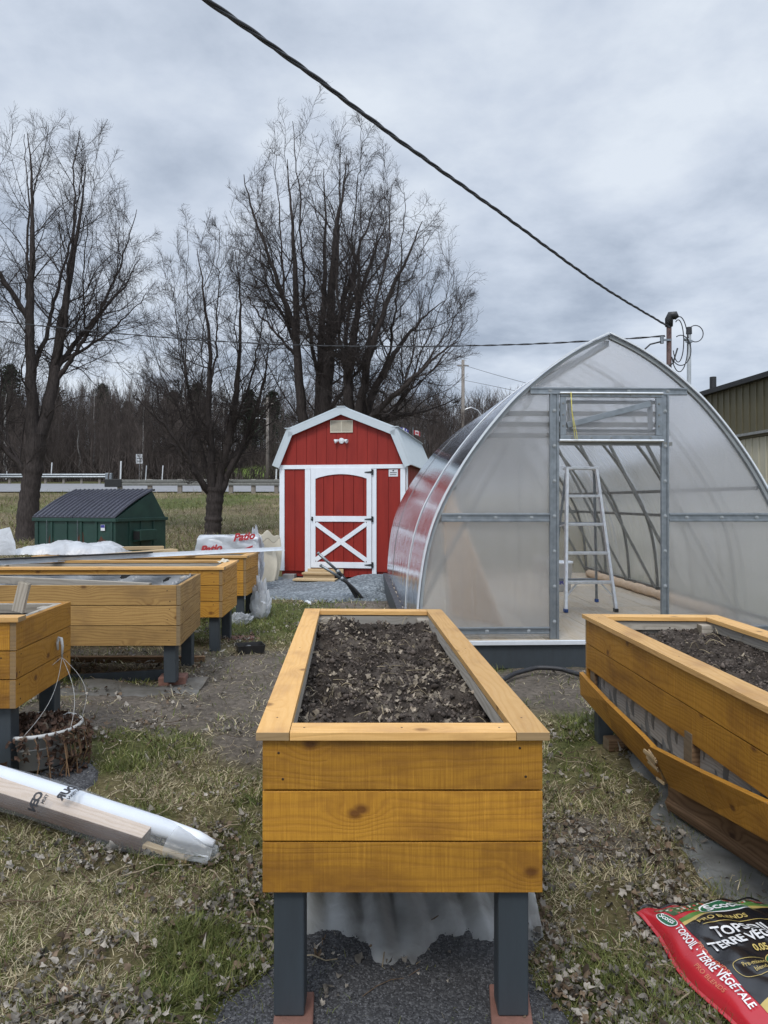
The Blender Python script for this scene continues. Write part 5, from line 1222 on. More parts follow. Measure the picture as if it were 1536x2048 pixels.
mb = MB(); mb.tube([(.12+.16*math.cos(a), -.03, h2+.0+.17*math.sin(a)) for a in [2*math.pi*i/28 for i in range(29)]], .010, 6, False); mb.build('cable_loop', M['rubber'], T2, smooth=True)
mb = MB(); mb.beam((-.08, -.04, h2-.16), (.05, -.04, h2-.16), .04, .05); mb.tube([(-.12, -.04, h2-.12), (-.03, -.04, h2-.12)], .035, 8); mb.build('clamp', M['steel'], T2)

def wire(name, label, pts, rad, strands=1, n=60):
    """overhead line through control points (Catmull-Rom), strands twisted round each other"""
    P = [Vector(p) for p in pts]; P = [P[0]*2-P[1]]+P+[P[-1]*2-P[-2]]; C_ = []
    for i in range(1, len(P)-2):
        for k in range(n):
            t = k/n; a, b, c, d = P[i-1], P[i], P[i+1], P[i+2]
            C_.append(.5*((2*b)+(c-a)*t+(2*a-5*b+4*c-d)*t*t+(3*b-a-3*c+d)*t**3))
    C_.append(P[-2]); mb = MB(); base = C_[0]
    for s in range(strands):
        q = []; dist = 0
        for i, p in enumerate(C_):
            if i: dist += (p-C_[i-1]).length
            a = dist*2*math.pi/.9+2*math.pi*s/strands; o_ = rad*.9 if strands > 1 else 0
            q.append(p+Vector((math.cos(a)*o_, 0, math.sin(a)*o_)))
        mb.tube(q, rad*(1.0 if s == 0 else .75), 6)
    return tag(mb.build(name, M['rubber'], None, smooth=True), label, 'cable')
def dp(t): return 4.6+(15-4.6)*t
wire('service_cable', 'thick twisted black service cable running diagonally across the sky', [at(330, -70, 4.1), at(415, 0, 4.6), at(600, 132, 5.6), at(800, 282, 7.05), at(1000, 425, 9.0), at(1200, 570, 11.9), at(1340, 655, 14.9)], .0125, 3)
wire('overhead_cable', 'second black overhead cable crossing low in front of the bare trees', [at(-160, 625, 23), at(0, 643, 22.5), at(270, 670, 21.5), at(520, 687, 20.3), at(760, 693, 19), at(1000, 690, 17.5), at(1180, 682, 16), at(1330, 672, 15)], .012, 2)

# ---------------------------------------------------------------- bare trees
def tubes_np(P, Rr, sides):
    """many polylines at once: P (N,n,3), Rr (N,n)"""
    N, n, _ = P.shape; T = np.empty_like(P); T[:, 1:-1] = P[:, 2:]-P[:, :-2]; T[:, 0] = P[:, 1]-P[:, 0]; T[:, -1] = P[:, -1]-P[:, -2]
    T /= np.linalg.norm(T, axis=2, keepdims=True)+1e-9
    ref = np.where(np.abs(T[:, :1, 2:3]) > .9, np.array([1., 0, 0]), np.array([0, 0, 1.]))
    a = np.cross(T, np.broadcast_to(ref, T.shape)); a /= np.linalg.norm(a, axis=2, keepdims=True)+1e-9; b = np.cross(T, a)
    an = 2*np.pi*np.arange(sides)/sides
    V = P[:, :, None]+(a[:, :, None]*np.cos(an)[None, None, :, None]+b[:, :, None]*np.sin(an)[None, None, :, None])*Rr[:, :, None, None]
    idx = np.arange(N*n*sides).reshape(N, n, sides); k2 = np.roll(np.arange(sides), -1)
    Fc = np.stack([idx[:, :-1], idx[:, :-1][:, :, k2], idx[:, 1:][:, :, k2], idx[:, 1:]], -1)
    return V.reshape(-1, 3), Fc.reshape(-1, 4)
def spawn(P, Rr, Lp, k, t0, t1, ang, ratio, up, curv, n, rmul, r, env=None, minr=.004, droop=0.0, falloff=.65, wig=.05):
    N, m, _ = P.shape; t = (np.arange(k)+r.random((N, k)))/k*(t1-t0)+t0
    q = t*(m-1); i = np.minimum(q.astype(int), m-2); f = (q-i)[..., None]; ar = np.arange(N)[:, None]
    p = P[ar, i]*(1-f)+P[ar, i+1]*f; tg = P[ar, i+1]-P[ar, i]; tg /= np.linalg.norm(tg, axis=2, keepdims=True)+1e-9
    rad = Rr[ar, i]*(1-f[..., 0])+Rr[ar, i+1]*f[..., 0]
    rv = r.normal(size=p.shape); rv -= (rv*tg).sum(2, keepdims=True)*tg; rv /= np.linalg.norm(rv, axis=2, keepdims=True)+1e-9
    a = np.radians(r.normal(ang, 11, (N, k)))[..., None]
    d = tg*np.cos(a)+rv*np.sin(a); d[..., 2] += up; d /= np.linalg.norm(d, axis=2, keepdims=True)
    L = Lp[:, None]*ratio*(1-falloff*(t-t0)/(t1-t0+1e-6))*r.uniform(.65, 1.25, (N, k))
    p = p.reshape(-1, 3); d = d.reshape(-1, 3); L = L.reshape(-1); rad = rad.reshape(-1)
    if env is not None:
        fct = np.full(len(L), .22)
        for g in (.3, .45, .6, .75, .9, 1.0):
            ok = env(p+d*(L*g)[:, None]+np.array([0, 0, 1.])*(curv*L*g*g)[:, None]) < r.uniform(.90, 1.04, len(L)); fct = np.where(ok, g, fct)
        L = L*fct
    s = np.linspace(0, 1, n)[None, :, None]
    w_ = r.normal(size=(len(L), 3))*wig; w2 = r.normal(size=(len(L), 3))*wig*.6
    C_ = p[:, None]+L[:, None, None]*(d[:, None]*s+np.array([0, 0, 1.])*curv*s*s-np.array([0, 0, 1.])*droop*np.sin(s*np.pi)+w_[:, None]*np.sin(s*np.pi)+w2[:, None]*np.sin(s*2*np.pi))
    r0 = np.maximum(np.minimum(rad*rmul, .004+L*.0085), minr); RR = np.maximum(r0[:, None]*(1-.72*s[..., 0]), minr*.75)
    return C_, RR, L
def resample(pts, n):
    pts = np.array(pts, float); d = np.concatenate([[0], np.cumsum(np.linalg.norm(np.diff(pts, axis=0), axis=1))]); q = np.linspace(0, d[-1], n)
    o = np.stack([np.interp(q, d, pts[:, k]) for k in range(3)], 1)
    for _ in range(4): o[1:-1] = (o[:-2]+2*o[1:-1]+o[2:])/4
    return o
def bare_tree(label, Y, base_px, trunk, stems, crown, seed, kl=24, kb=13, kt=9, lmax=3.4, ext=None):
    """trunk and stems are drawn as (px, py, depth offset, radius) at distance Y; crown = (cx, cy, rx, ry) in photo pixels"""
    r = np.random.default_rng(seed); b = at(base_px[0], base_px[1], Y); b.z = G(b.x, Y)-.1
    T = thing('bare_tree', label, 'tree', tuple(b), 0, 'bare trees behind the yard'); o = np.array(b)
    W = lambda s: np.array([at(px, py, Y)+Vector((0, dy, 0)) for px, py, dy, _ in s])-o
    V, Fc = [], []; off = 0
    def add(P, Rr, sides):
        nonlocal off
        v, f = tubes_np(P, Rr, sides); V.append(v); Fc.append(f+off); off += len(v)
    tp = W(trunk); tp[0] = (0, 0, 0); n = 26; P = resample(tp, n)
    dd = np.concatenate([[0], np.cumsum(np.linalg.norm(np.diff(tp, axis=0), axis=1))]); rr = np.interp(np.linspace(0, dd[-1], n), dd, [s[3] for s in trunk])
    rr = rr*(1+.05*r.normal(size=n)); rr[0] *= 1.45; rr[1] *= 1.15
    add(P[None], rr[None], 14)
    SP, SR, SL = [], [], []
    for s in stems:
        sp = W(s); n = 34; P = resample(sp, n); dd = np.concatenate([[0], np.cumsum(np.linalg.norm(np.diff(sp, axis=0), axis=1))]); rr = np.interp(np.linspace(0, dd[-1], n), dd, [q[3] for q in s])*np.linspace(.95, .62, n)
        P = resample(P[:int(n*.9)], n); wv = np.cumsum(r.normal(size=(n, 3))*.022, 0); wv -= np.linspace(0, 1, n)[:, None]*wv[-1]; wv[0] = 0; P = P+wv*min(1, dd[-1]/6)
        add(P[None], rr[None], 9); SP.append(P); SR.append(rr); SL.append(dd[-1])
    fan = []
    to = mesh_np('trunk', np.concatenate(V), np.concatenate(Fc), M['bark'], None, T, True)
    m_ = Y/F; cc = np.array([(crown[0]-HX)*m_, Y, CAMZ-(crown[1]-HY)*m_])-o; rx, rz_ = crown[2]*m_*1.05, crown[3]*m_*1.0
    # rising side stems that fan out to fill the rounded crown
    nf = 11
    for i in range(nf):
        th = math.radians(-98+196*(i+.5)/nf+r.normal()*5); tgt = cc+np.array([math.sin(th)*rx*.80, r.uniform(-.75, .75)*rx*(1-.5*abs(math.sin(th))), math.cos(th)*rz_*.80])
        cand = sorted(range(len(stems)), key=lambda j: abs(SP[j][12][0]-(.45*tgt[0])))[:2]; j = cand[int(r.integers(len(cand)))]
        q = int(r.integers(5, 15)); st = SP[j][q]; dv = tgt-st
        if dv[2] < .15*np.hypot(dv[0], dv[1]): q = 3; st = SP[j][q]; dv = tgt-st
        n = 34; s_ = np.linspace(0, 1, n)[:, None]; ctl = st+np.array([dv[0]*.62, dv[1]*.62, dv[2]*.36])
        P = (1-s_)**2*st+2*s_*(1-s_)*ctl+s_**2*tgt; wv = np.cumsum(r.normal(size=(n, 3))*.03, 0); wv -= np.linspace(0, 1, n)[:, None]*wv[-1]; P = P+wv
        L_ = float(np.linalg.norm(dv)); r0 = min(SR[j][q]*.55, .03+L_*.010); rr = r0*(1-.88*s_[:, 0]**.8); tv, tf = tubes_np(P[None], rr[None], 6); fan.append((tv, tf)); SP.append(P); SR.append(rr); SL.append(L_)
    SP, SR, SL = np.array(SP), np.array(SR), np.array(SL)
    def env(p):
        q = p-cc; zz_ = q[:, 2]/rz_; wd = np.where(zz_ < 0, 1+.12*zz_, 1.0)   # fuller below
        return (np.sqrt((q[:, 0]/(rx*wd))**2+(q[:, 1]/(rx*.95*wd))**2)**2.4+np.abs(zz_)**2.4)**(1/2.4)
    V, Fc, off = [], [], 0
    for tv, tf in fan: V.append(tv); Fc.append(tf+off); off += len(tv)
    P1, R1, L1 = spawn(SP, SR, np.full(len(SP), lmax*1.2), kl, .14, 1.0, 46, 1.0, .08, .10, 9, .5, r, env, .008, .02, .45, .045)
    # low limbs that droop
    P1b, R1b, L1b = spawn(SP, SR, np.full(len(SP), lmax*.95), max(3, kl//5), .03, .35, 78, 1.0, -.02, .10, 9, .45, r, env, .011, -.07, .2, .06)
    P1 = np.concatenate([P1, P1b]); R1 = np.concatenate([R1, R1b]); L1 = np.concatenate([L1, L1b])
    add(P1, R1, 5)
    P2, R2, L2 = spawn(P1, R1, np.maximum(L1, .8), kb, .08, 1.0, 46, .38, .10, .05, 5, .55, r, env, .0044, 0, .45, .03); add(P2, R2, 4)
    P3, R3, L3 = spawn(P2, R2, np.maximum(L2, .6), kt, .10, 1.0, 44, .50, .08, .04, 4, .55, r, env, .0031, 0, .40, .04); add(P3, R3, 3)
    mesh_np('crown', np.concatenate(V), np.concatenate(Fc), M['bark'], None, T, False)
    return T
bare_tree('tall bare tree with two main stems at the left edge behind the dumpster', 25.5, (52, 1085), [(52, 1085, 0, .36), (58, 1000, 0, .33), (68, 920, 0, .32), (74, 868, 0, .34)],
          [[(70, 895, 0, .26), (64, 800, -.2, .22), (68, 650, -.5, .18), (84, 500, -.6, .13), (78, 340, -.6, .075), (62, 200, -.6, .02)], [(76, 880, 0, .25), (104, 740, .3, .22), (118, 600, .6, .17), (136, 450, .7, .11), (152, 320, .7, .06), (166, 228, .7, .02)],
           [(62, 965, 0, .16), (45, 930, -.2, .12), (10, 880, -.5, .09), (-45, 800, -1, .05), (-80, 720, -1.2, .02)], [(100, 735, .3, .12), (150, 640, 1.2, .08), (215, 540, 1.8, .05), (262, 440, 2, .02)], [(66, 640, -.4, .11), (20, 540, -1.4, .08), (-30, 420, -1.8, .05), (-60, 320, -2, .02)]],
          (105, 575, 215, 400), 101, 11, 13, 8, 2.4)
bare_tree('shorter bare tree with a low branching trunk between dumpster and shed', 27, (425, 1072), [(425, 1072, 0, .30), (428, 1020, 0, .29), (432, 975, 0, .31)],
          [[(426, 990, 0, .18), (424, 850, -.2, .14), (426, 700, -.4, .10), (408, 560, -.5, .06), (392, 440, -.5, .018)], [(436, 985, 0, .19), (458, 850, .2, .15), (470, 700, .4, .10), (472, 560, .5, .06), (458, 425, .5, .018)],
           [(440, 985, 0, .16), (488, 880, .4, .11), (515, 760, .9, .07), (530, 640, 1.2, .02)], [(420, 985, 0, .15), (392, 930, -.6, .11), (345, 850, -1.4, .07), (285, 790, -2.2, .025)], [(424, 980, 0, .14), (385, 860, .7, .09), (350, 720, 1.3, .05), (330, 600, 1.6, .02)],
           [(432, 960, 0, .12), (450, 900, 1.1, .08), (505, 840, 2, .05), (560, 815, 2.6, .02)]], (425, 705, 165, 285), 102, 10, 12, 8, 2.1)
bare_tree('tallest bare tree with several straight stems rising behind the red shed', 26, (632, 1060), [(632, 1060, 0, .5), (634, 980, 0, .46), (636, 905, 0, .42)],
          [[(630, 930, 0, .24), (607, 850, -.3, .21), (598, 700, -.5, .17), (596, 550, -.7, .13), (586, 380, -.9, .07), (572, 262, -1, .02)], [(640, 920, 0, .3), (652, 800, 0, .26), (656, 680, 0, .23), (668, 520, 0, .16), (690, 350, 0, .08), (702, 225, 0, .02)],
           [(636, 920, 0, .26), (640, 760, .6, .2), (640, 600, .9, .15), (646, 420, 1.1, .08), (640, 222, 1.2, .02)], [(656, 690, 0, .13), (690, 560, .9, .1), (735, 420, 1.5, .06), (770, 320, 1.8, .02)], [(598, 690, -.5, .12), (560, 560, -1.4, .08), (520, 440, -2, .05), (500, 360, -2.2, .02)]],
          (645, 540, 190, 350), 103, 10, 12, 8, 2.3)
bare_tree('spreading bare tree leaning right behind the shed and greenhouse', 24.5, (705, 1060), [(705, 1060, 0, .42), (704, 960, 0, .36), (703, 880, 0, .34)],
          [[(700, 890, 0, .22), (698, 750, 0, .19), (718, 600, 0, .13), (768, 455, 0, .06), (800, 385, 0, .02)], [(708, 880, 0, .2), (760, 770, .6, .15), (820, 660, 1, .1), (885, 590, 1.3, .05), (935, 545, 1.5, .02)],
           [(704, 880, 0, .2), (742, 700, -.5, .14), (800, 560, -.9, .09), (845, 460, -1.1, .04), (862, 410, -1.2, .02)], [(712, 870, 0, .16), (790, 790, -.6, .11), (870, 720, -1, .07), (940, 680, -1.3, .03)], [(708, 860, 0, .13), (790, 830, .8, .09), (880, 800, 1.3, .05), (955, 770, 1.6, .02)], [(700, 880, 0, .16), (690, 700, .8, .11), (700, 540, 1.2, .07), (730, 420, 1.4, .02)]],
          (775, 640, 195, 270), 104, 9, 12, 8, 2.3)

# ---------------------------------------------------------------- the wood beyond the road: one mass of bare trees
def protos():
    out = []
    for s in range(5):
        r = np.random.default_rng(300+s); H = 9.0; n = 10
        P = np.stack([np.cumsum(r.normal(size=n)*.07), np.cumsum(r.normal(size=n)*.07), np.linspace(0, H, n)], 1); Rr = np.linspace(.10, .02, n)
        Vs, Fs, off = [], [], 0; v, f = tubes_np(P[None], Rr[None], 5); Vs.append(v); Fs.append(f); off += len(v)
        P1, R1, L1 = spawn(P[None], Rr[None], np.array([3.0]), 26, .18, 1, 48, 1.0, .3, .3, 5, .5, r, None, .016, 0, .55); v, f = tubes_np(P1, R1, 3); Vs.append(v); Fs.append(f+off); off += len(v)
        P2, R2, L2 = spawn(P1, R1, L1, 15, .1, 1, 42, .5, .2, .2, 3, .6, r, None, .010, 0, .5); v, f = tubes_np(P2, R2, 3); Vs.append(v); Fs.append(f+off); off += len(v)
        out.append((np.concatenate(Vs), np.concatenate(Fs)))
    return out
def forest():
    pr = protos(); r = np.random.default_rng(55); V, Fc, Cc, off = [], [], [], 0; cnt = 0
    for row, (Y, num, h0) in enumerate(((61, 80, .52), (66, 110, .70), (73, 120, .80), (82, 120, .88), (94, 120, .92), (108, 110, .92), (124, 100, .85))):
        for i in range(num):
            px = -180+(1290+180)*(i+r.random())/num; y = Y+r.normal()*2.5; x = (px-HX)/F*y
            if blob(x, y, -12.8, 77, 6.2, 13, 52, .3) > .4: continue
            v, f = pr[r.integers(5)]; a = r.uniform(0, 6.28); s = h0*r.uniform(.78, 1.22); sx = s*r.uniform(.75, 1.0)
            if px > 880: s *= .86
            q = np.stack([(v[:, 0]*np.cos(a)-v[:, 1]*np.sin(a))*sx+x, (v[:, 0]*np.sin(a)+v[:, 1]*np.cos(a))*sx+y, v[:, 2]*s+float(gz(x, y))-.1], 1)
            V.append(q); Fc.append(f+off); off += len(q)
            g = r.uniform(.65, 1.2); t = np.array([.092, .076, .068])*g if r.random() > .045 else np.array([.19, .18, .165])  # bark colour lightened to grey brown, distance haze painted in
            Cc.append(np.tile(t, (len(q), 1)))
    o = mesh_np('bare_wood', np.concatenate(V), np.concatenate(Fc), M['forestbark'], np.concatenate(Cc)); tag(o, 'mass of bare brown woodland beyond the road', 'woodland', kind='stuff')
    # brush under the trees
    n = 6500; y = r.uniform(59.5, 125, n); px = r.uniform(-200, 1290, n); x = (px-HX)/F*y; keep = blob(x, y, -12.8, 77, 6.2, 13, 52, .3) < .4; x, y = x[keep], y[keep]; n = len(x)
    P = np.empty((n*5, 4, 3)); bx, by = np.repeat(x, 5), np.repeat(y, 5); bz = gz(bx, by); d = r.normal(size=(n*5, 3))*.38; d[:, 2] = np.abs(r.normal(1.0, .3, n*5)); L = r.uniform(.9, 3.2, n*5)
    s = np.linspace(0, 1, 4)
    P[:, :, 0] = (bx+r.normal(0, .25, n*5))[:, None]+d[:, 0:1]*L[:, None]*s; P[:, :, 1] = by[:, None]+d[:, 1:2]*L[:, None]*s; P[:, :, 2] = bz[:, None]+d[:, 2:3]*L[:, None]*s*(1-.2*s)
    v, f = tubes_np(P, np.tile(np.linspace(.028, .012, 4), (n*5, 1)), 3)
    cb = np.repeat(np.array([.080, .067, .060])*r.uniform(.6, 1.4, (n*5, 1)), 12, 0)
    o = mesh_np('undergrowth', v, f, M['forestbark'], cb); tag(o, 'tangled leafless undergrowth below the bare wood', 'undergrowth', kind='stuff')
forest()
def conifer(seed, H=1.0):
    r = np.random.default_rng(seed); mt = MB(); mt.tube([(0, 0, 0), (0, 0, 5), (0, 0, 9.6)], [.16, .1, .02], 6)
    V, Fc, off = [], [], 0
    n = 5200; z = 2.2+7.6*r.random(n)**.8; rad = (1-np.abs(z-5.2)/4.9)**.5*2.5+.1; lay = np.floor(z*1.7); a = r.uniform(0, 6.28, n)
    arm = .55+.45*np.sin(a*3+lay*2.1)*np.sin(lay*5.3+1); rr = rad*arm*np.sqrt(r.random(n)); c = np.stack([rr*np.cos(a), rr*np.sin(a), z-.25*rr+.1*r.normal(size=n)], 1)
    u = r.normal(size=(n, 3)); u[:, 2] *= .5; u /= np.linalg.norm(u, axis=1, keepdims=True); w_ = np.cross(u, r.normal(size=(n, 3))); w_ /= np.linalg.norm(w_, axis=1, keepdims=True); sz = r.uniform(.10, .26, n)[:, None]
    V = np.stack([c-u*sz, c+w_*sz*.35, c+u*sz, c-w_*sz*.35], 1).reshape(-1, 3); Fc = np.arange(n*4).reshape(n, 4)
    g = np.repeat(np.array([.030, .040, .026])*r.uniform(.5, 1.7, (n, 1)), 4, 0); return mt, V, Fc, g
CON = []
for i, (px, Y, s, lab) in enumerate(((205, 96, .86, 'dark conifer rising above the bare wood right of the leftmost tree'), (345, 98, .80, 'dark conifer above the wood left of the shorter bare tree'), (20, 84, .98, 'broad dark conifer in the wood at the left edge'), (-45, 88, 1.0, 'dark conifer cut by the left edge of the wood'), (110, 92, .84, 'dark conifer seen between the two stems of the leftmost tree'),
                                      (500, 92, .78, 'dark conifer above the wood right of the shorter bare tree'), (545, 80, .72, 'dark conifer behind the utility pole by the shed'), (395, 88, .84, 'dark conifer straight behind the shorter bare tree'), (290, 100, .7, 'small dark conifer in the wood between the two left trees'), (255, 104, .72, 'thin dark conifer next to the one above the sign'))):
    x = (px-HX)/F*Y; t = thing('conifer', lab, 'tree', (x, Y, G(x, Y)-.1), i*1.3, 'conifers in the wood'); t.scale = (s*1.2, s*1.2, s*1.2)
    if i < 3:
        mt, V, Fc, g = conifer(400+i); a_ = mt.build('trunk', M['bark'], t); b_ = mesh_np('crown', V, Fc, M['needle'], g, t); CON.append((a_, b_))
    else:
        for q in CON[i % 3]: c_ = q.copy(); col.objects.link(c_); c_.parent = t
# pale birch trunks at the wood's edge
for i, (px, Y, hh, lean, lab) in enumerate(((8, 62, 7.2, .02, 'pale birch trunk at the left edge of the wood'), (14, 64, 6.0, -.03, 'thin pale birch leaning beside the leftmost birch'), (187, 66, 7.6, .01, 'pale birch trunk above the left end of the dumpster'), (283, 63, 6.2, .04, 'pale birch trunk behind the road sign'), (160, 63, 4.6, -.05, 'short pale birch behind the left guardrail'), (447, 66, 8.2, .01, 'tall pale birch just right of the shorter bare tree'))):
    x = (px-HX)/F*Y; r = np.random.default_rng(600+i); n = 8; P = np.stack([np.linspace(0, lean*hh, n)+r.normal(size=n)*.04, r.normal(size=n)*.04, np.linspace(-.1, hh, n)], 1); Rr = np.linspace(.085, .03, n)
    P1, R1, L1 = spawn(P[None], Rr[None], np.array([1.6]), 12, .4, 1, 45, 1, .3, .2, 4, .4, r, None, .012); t = thing('birch', lab, 'tree', (x, Y, G(x, Y)), 0, 'pale birches at the edge of the wood')
    v, f = tubes_np(P[None], Rr[None], 7); mesh_np('trunk', v, f, M['pale'] if 'pale' in M else M['concrete'], None, t, True); v, f = tubes_np(P1, R1, 3); mesh_np('crown', v, f, M['bark'], None, t)

# ---------------------------------------------------------------- road furniture
gr = thing('guardrail', 'wooden post guardrail with dark steel rails along the near side of the road', 'guardrail', (0, 44.2, 0)); zr = 1.9
xs_ = [(px-HX)/F*44.2 for px in (240, 300, 360, 408, 462, 507, 553, 600, 650)]
for x in xs_:
    mb = MB(); mb.bx(x-.12, x+.12, -.12, .12, zr-.3, zr+.92); mb.build('post', M['pole'], gr, .01)
mb = MB(); x0, x1 = (215-HX)/F*44.2, (760-HX)/F*44.2
for dz in (.62, .82): mb.bx(x0, x1, -.19, -.125, zr+dz-.09, zr+dz+.06)
mb.bx(x0, x1, -.165, -.13, zr+.55, zr+.88); mb.build('rail', M['steeldark'], gr, .02)
mb = MB(); mb.bx(x0-.1, x0+.9, -.23, -.192, zr+.45, zr+.92); mb.build('end_shoe', M['black'], gr, .03)
g2 = thing('guardrail', 'pale steel guardrail on the far side of the road at the left', 'guardrail', (0, 57.2, 0)); zf_ = 2.95
mb = MB(); xa, xb = (-260-HX)/F*57.2, (212-HX)/F*57.2
for dz in (.42, .58): mb.tube([(xa, -.1, zf_+dz), (xb, -.1, zf_+dz)], .09, 8)
mb.bx(xa, xb, -.06, -.03, zf_+.36, zf_+.66); mb.build('rail', M['steel'], g2)
mb = MB(); mb.bx(xb, xb+.5, -.2, .1, zf_-.2, zf_+.72); mb.build('end_shoe', M['steel'], g2, .03)
for i in range(13):
    x = xa+1+i*(xb-xa-1.5)/12; mb = MB(); mb.bx(x-.08, x+.08, -.02, .1, zf_-.4, zf_+.6); mb.build('post', M['pole'], g2)
sgn = thing('road_sign', 'small white rectangular road sign beyond the far guardrail', 'sign', tuple(at(279, 958, 58)))
mb = MB(); mb.tube([(0, 0, -.3), (0, 0, 1.95)], .035, 8); mb.build('sign_post', M['steel'], sgn); mb = MB(); mb.bx(-.26, .26, -.05, -.037, 1.18, 1.92); pn = mb.build('sign_panel', M['signwhite'], sgn)
mb = MB()
for k in range(3): mb.bx(-.2, .2-.1*(k == 2), -.054, -.0505, 1.34+k*.2, 1.42+k*.2)
mb.build('sign_marks', M['steel'], pn)
for px, yt, yb, Y, lab in ((240, 922, 985, 45, 'tall white marker stake by the end of the near guardrail'), (102, 925, 952, 58, 'white marker stake behind the left guardrail'), (291, 931, 958, 58.5, 'white marker stake just right of the road sign'), (324, 931, 958, 58.5, 'white marker stake second to the right of the road sign'), (551, 938, 990, 44.7, 'white marker stake by the guardrail beside the shed'), (12, 942, 955, 58, 'short white marker stake at the left edge of the road')):
    p, q = at(px, yb+4, Y), at(px+2, yt, Y); mb = MB(); mb.tube([(0, 0, 0), tuple(q-p)], .045 if Y < 50 else .04, 6); o_ = mb.build('marker_stake', M['signwhite'], None); o_.location = p; tag(o_, lab, 'stake', 'white marker stakes along the road')
for px, yt, yb, Y, rd, lab, sd in ((535, 795, 968, 60, .13, 'utility pole with a street light arm just left of the red shed', -1), (926, 720, 985, 66, .17, 'utility pole with a curved street light arm seen beside the greenhouse roof', 1)):
    p = at(px, yb, Y); T = thing('utility_pole', lab, 'pole', (p.x, Y, G(p.x, Y)-.2)); h = at(px, yt, Y).z-G(p.x, Y)+.2
    mb = MB(); mb.tube([(0, 0, 0), (0, 0, h)], [rd*1.15, rd*.8], 10); mb.build('pole_shaft', M['pole'], T, smooth=True)
    zl = at(px, 836 if sd < 0 else 818, Y).z-G(p.x, Y)+.2; mb = MB()
    if sd < 0: mb.tube([(0, 0, zl-.15), (-.4, 0, zl), (-.75, 0, zl)], .03, 6)
    else: mb.tube([(0, 0, zl-.1), (.7, 0, zl+.15), (1.3, 0, zl-.1), (1.8, 0, zl-.8)], .04, 6)
    mb.build('light_arm', M['alu'], T); mb = MB(); e = (-.95, 0, zl) if sd < 0 else (1.85, 0, zl-.9); mb.box(e, (.4, .16, .1)); mb.build('street_light', M['alu'], T, .03)
    mb = MB(); mb.beam((-.5, 0, h-.5), (.5, 0, h-.5), .1, .1); mb.build('cross_arm', M['pole'], T)
wire('far_wire', 'upper thin wire running from the far utility pole towards the greenhouse', [at(926, 730, 66), at(1000, 752, 55), at(1090, 775, 45), at(1300, 818, 30)], .016, 1, 12)
wire('far_wire', 'lower thin wire running from the far utility pole towards the greenhouse', [at(926, 760, 66), at(1000, 775, 55), at(1090, 795, 45), at(1300, 838, 30)], .016, 1, 12)
# two small flags on poles behind the shed
def flag(label, px, py, Y, kind):
    p = at(px, py, Y); g_ = G(p.x, Y); T = thing('flag', label, 'flag', (p.x, Y, g_)); h = p.z-g_
    mb = MB(); mb.tube([(0, 0, 0), (0, 0, h+.2)], .012, 8); mb.build('flag_pole', M['steel'], T)
    fs = .58 if kind == 'q' else .40
    S_ = lambda u, v, up=0: Vector((.02+.50*fs*u, .04*math.sin(u*7)-up, h+.30*fs-.34*fs*v-.16*fs*u*u))
    def ptch(nm, u0, u1, v0, v1, m_, up):
        mb = MB(); mb.grid(lambda a, b: S_(u0+(u1-u0)*a, v0+(v1-v0)*b, up), 10, 6); mb.build(nm, M[m_], T)
    if kind == 'q':
        ptch('flag_cloth', 0, 1, 0, 1, 'blueink', 0); ptch('white_cross', .42, .58, 0, 1, 'signwhite', .006); ptch('white_cross', 0, 1, .4, .6, 'signwhite', .009)
        for a in (.12, .7):
            for b in (.08, .68): ptch('white_lily', a+.05, a+.13, b, b+.24, 'signwhite', .006)
    else:
        ptch('flag_cloth', 0, 1, 0, 1, 'signwhite', 0); ptch('red_bar', 0, .25, 0, 1, 'redink', .006); ptch('red_bar', .75, 1, 0, 1, 'redink', .006); 
        lf_ = [(0, .62), (.09, .36), (.2, .44), (.16, .1), (.30, .25), (.36, .12), (.5, .16), (.44, -.06), (.52, -.12), (.24, -.34), (.27, -.46), (.03, -.42), (.03, -.7)]
        lf_ = lf_+[(-a, b) for a, b in reversed(lf_[1:])]; mb = MB(); mb.prism([S_(.5+a*.42, .5-b*.55, .008) for a, b in lf_], (0, -.003, 0)); mb.build('maple_leaf', M['redink'], T)
flag('small blue and white flag behind the right slope of the shed roof', 796, 866, 22, 'q')
flag('small red and white maple leaf flag behind the shed and left of the greenhouse', 826, 868, 23, 'c')

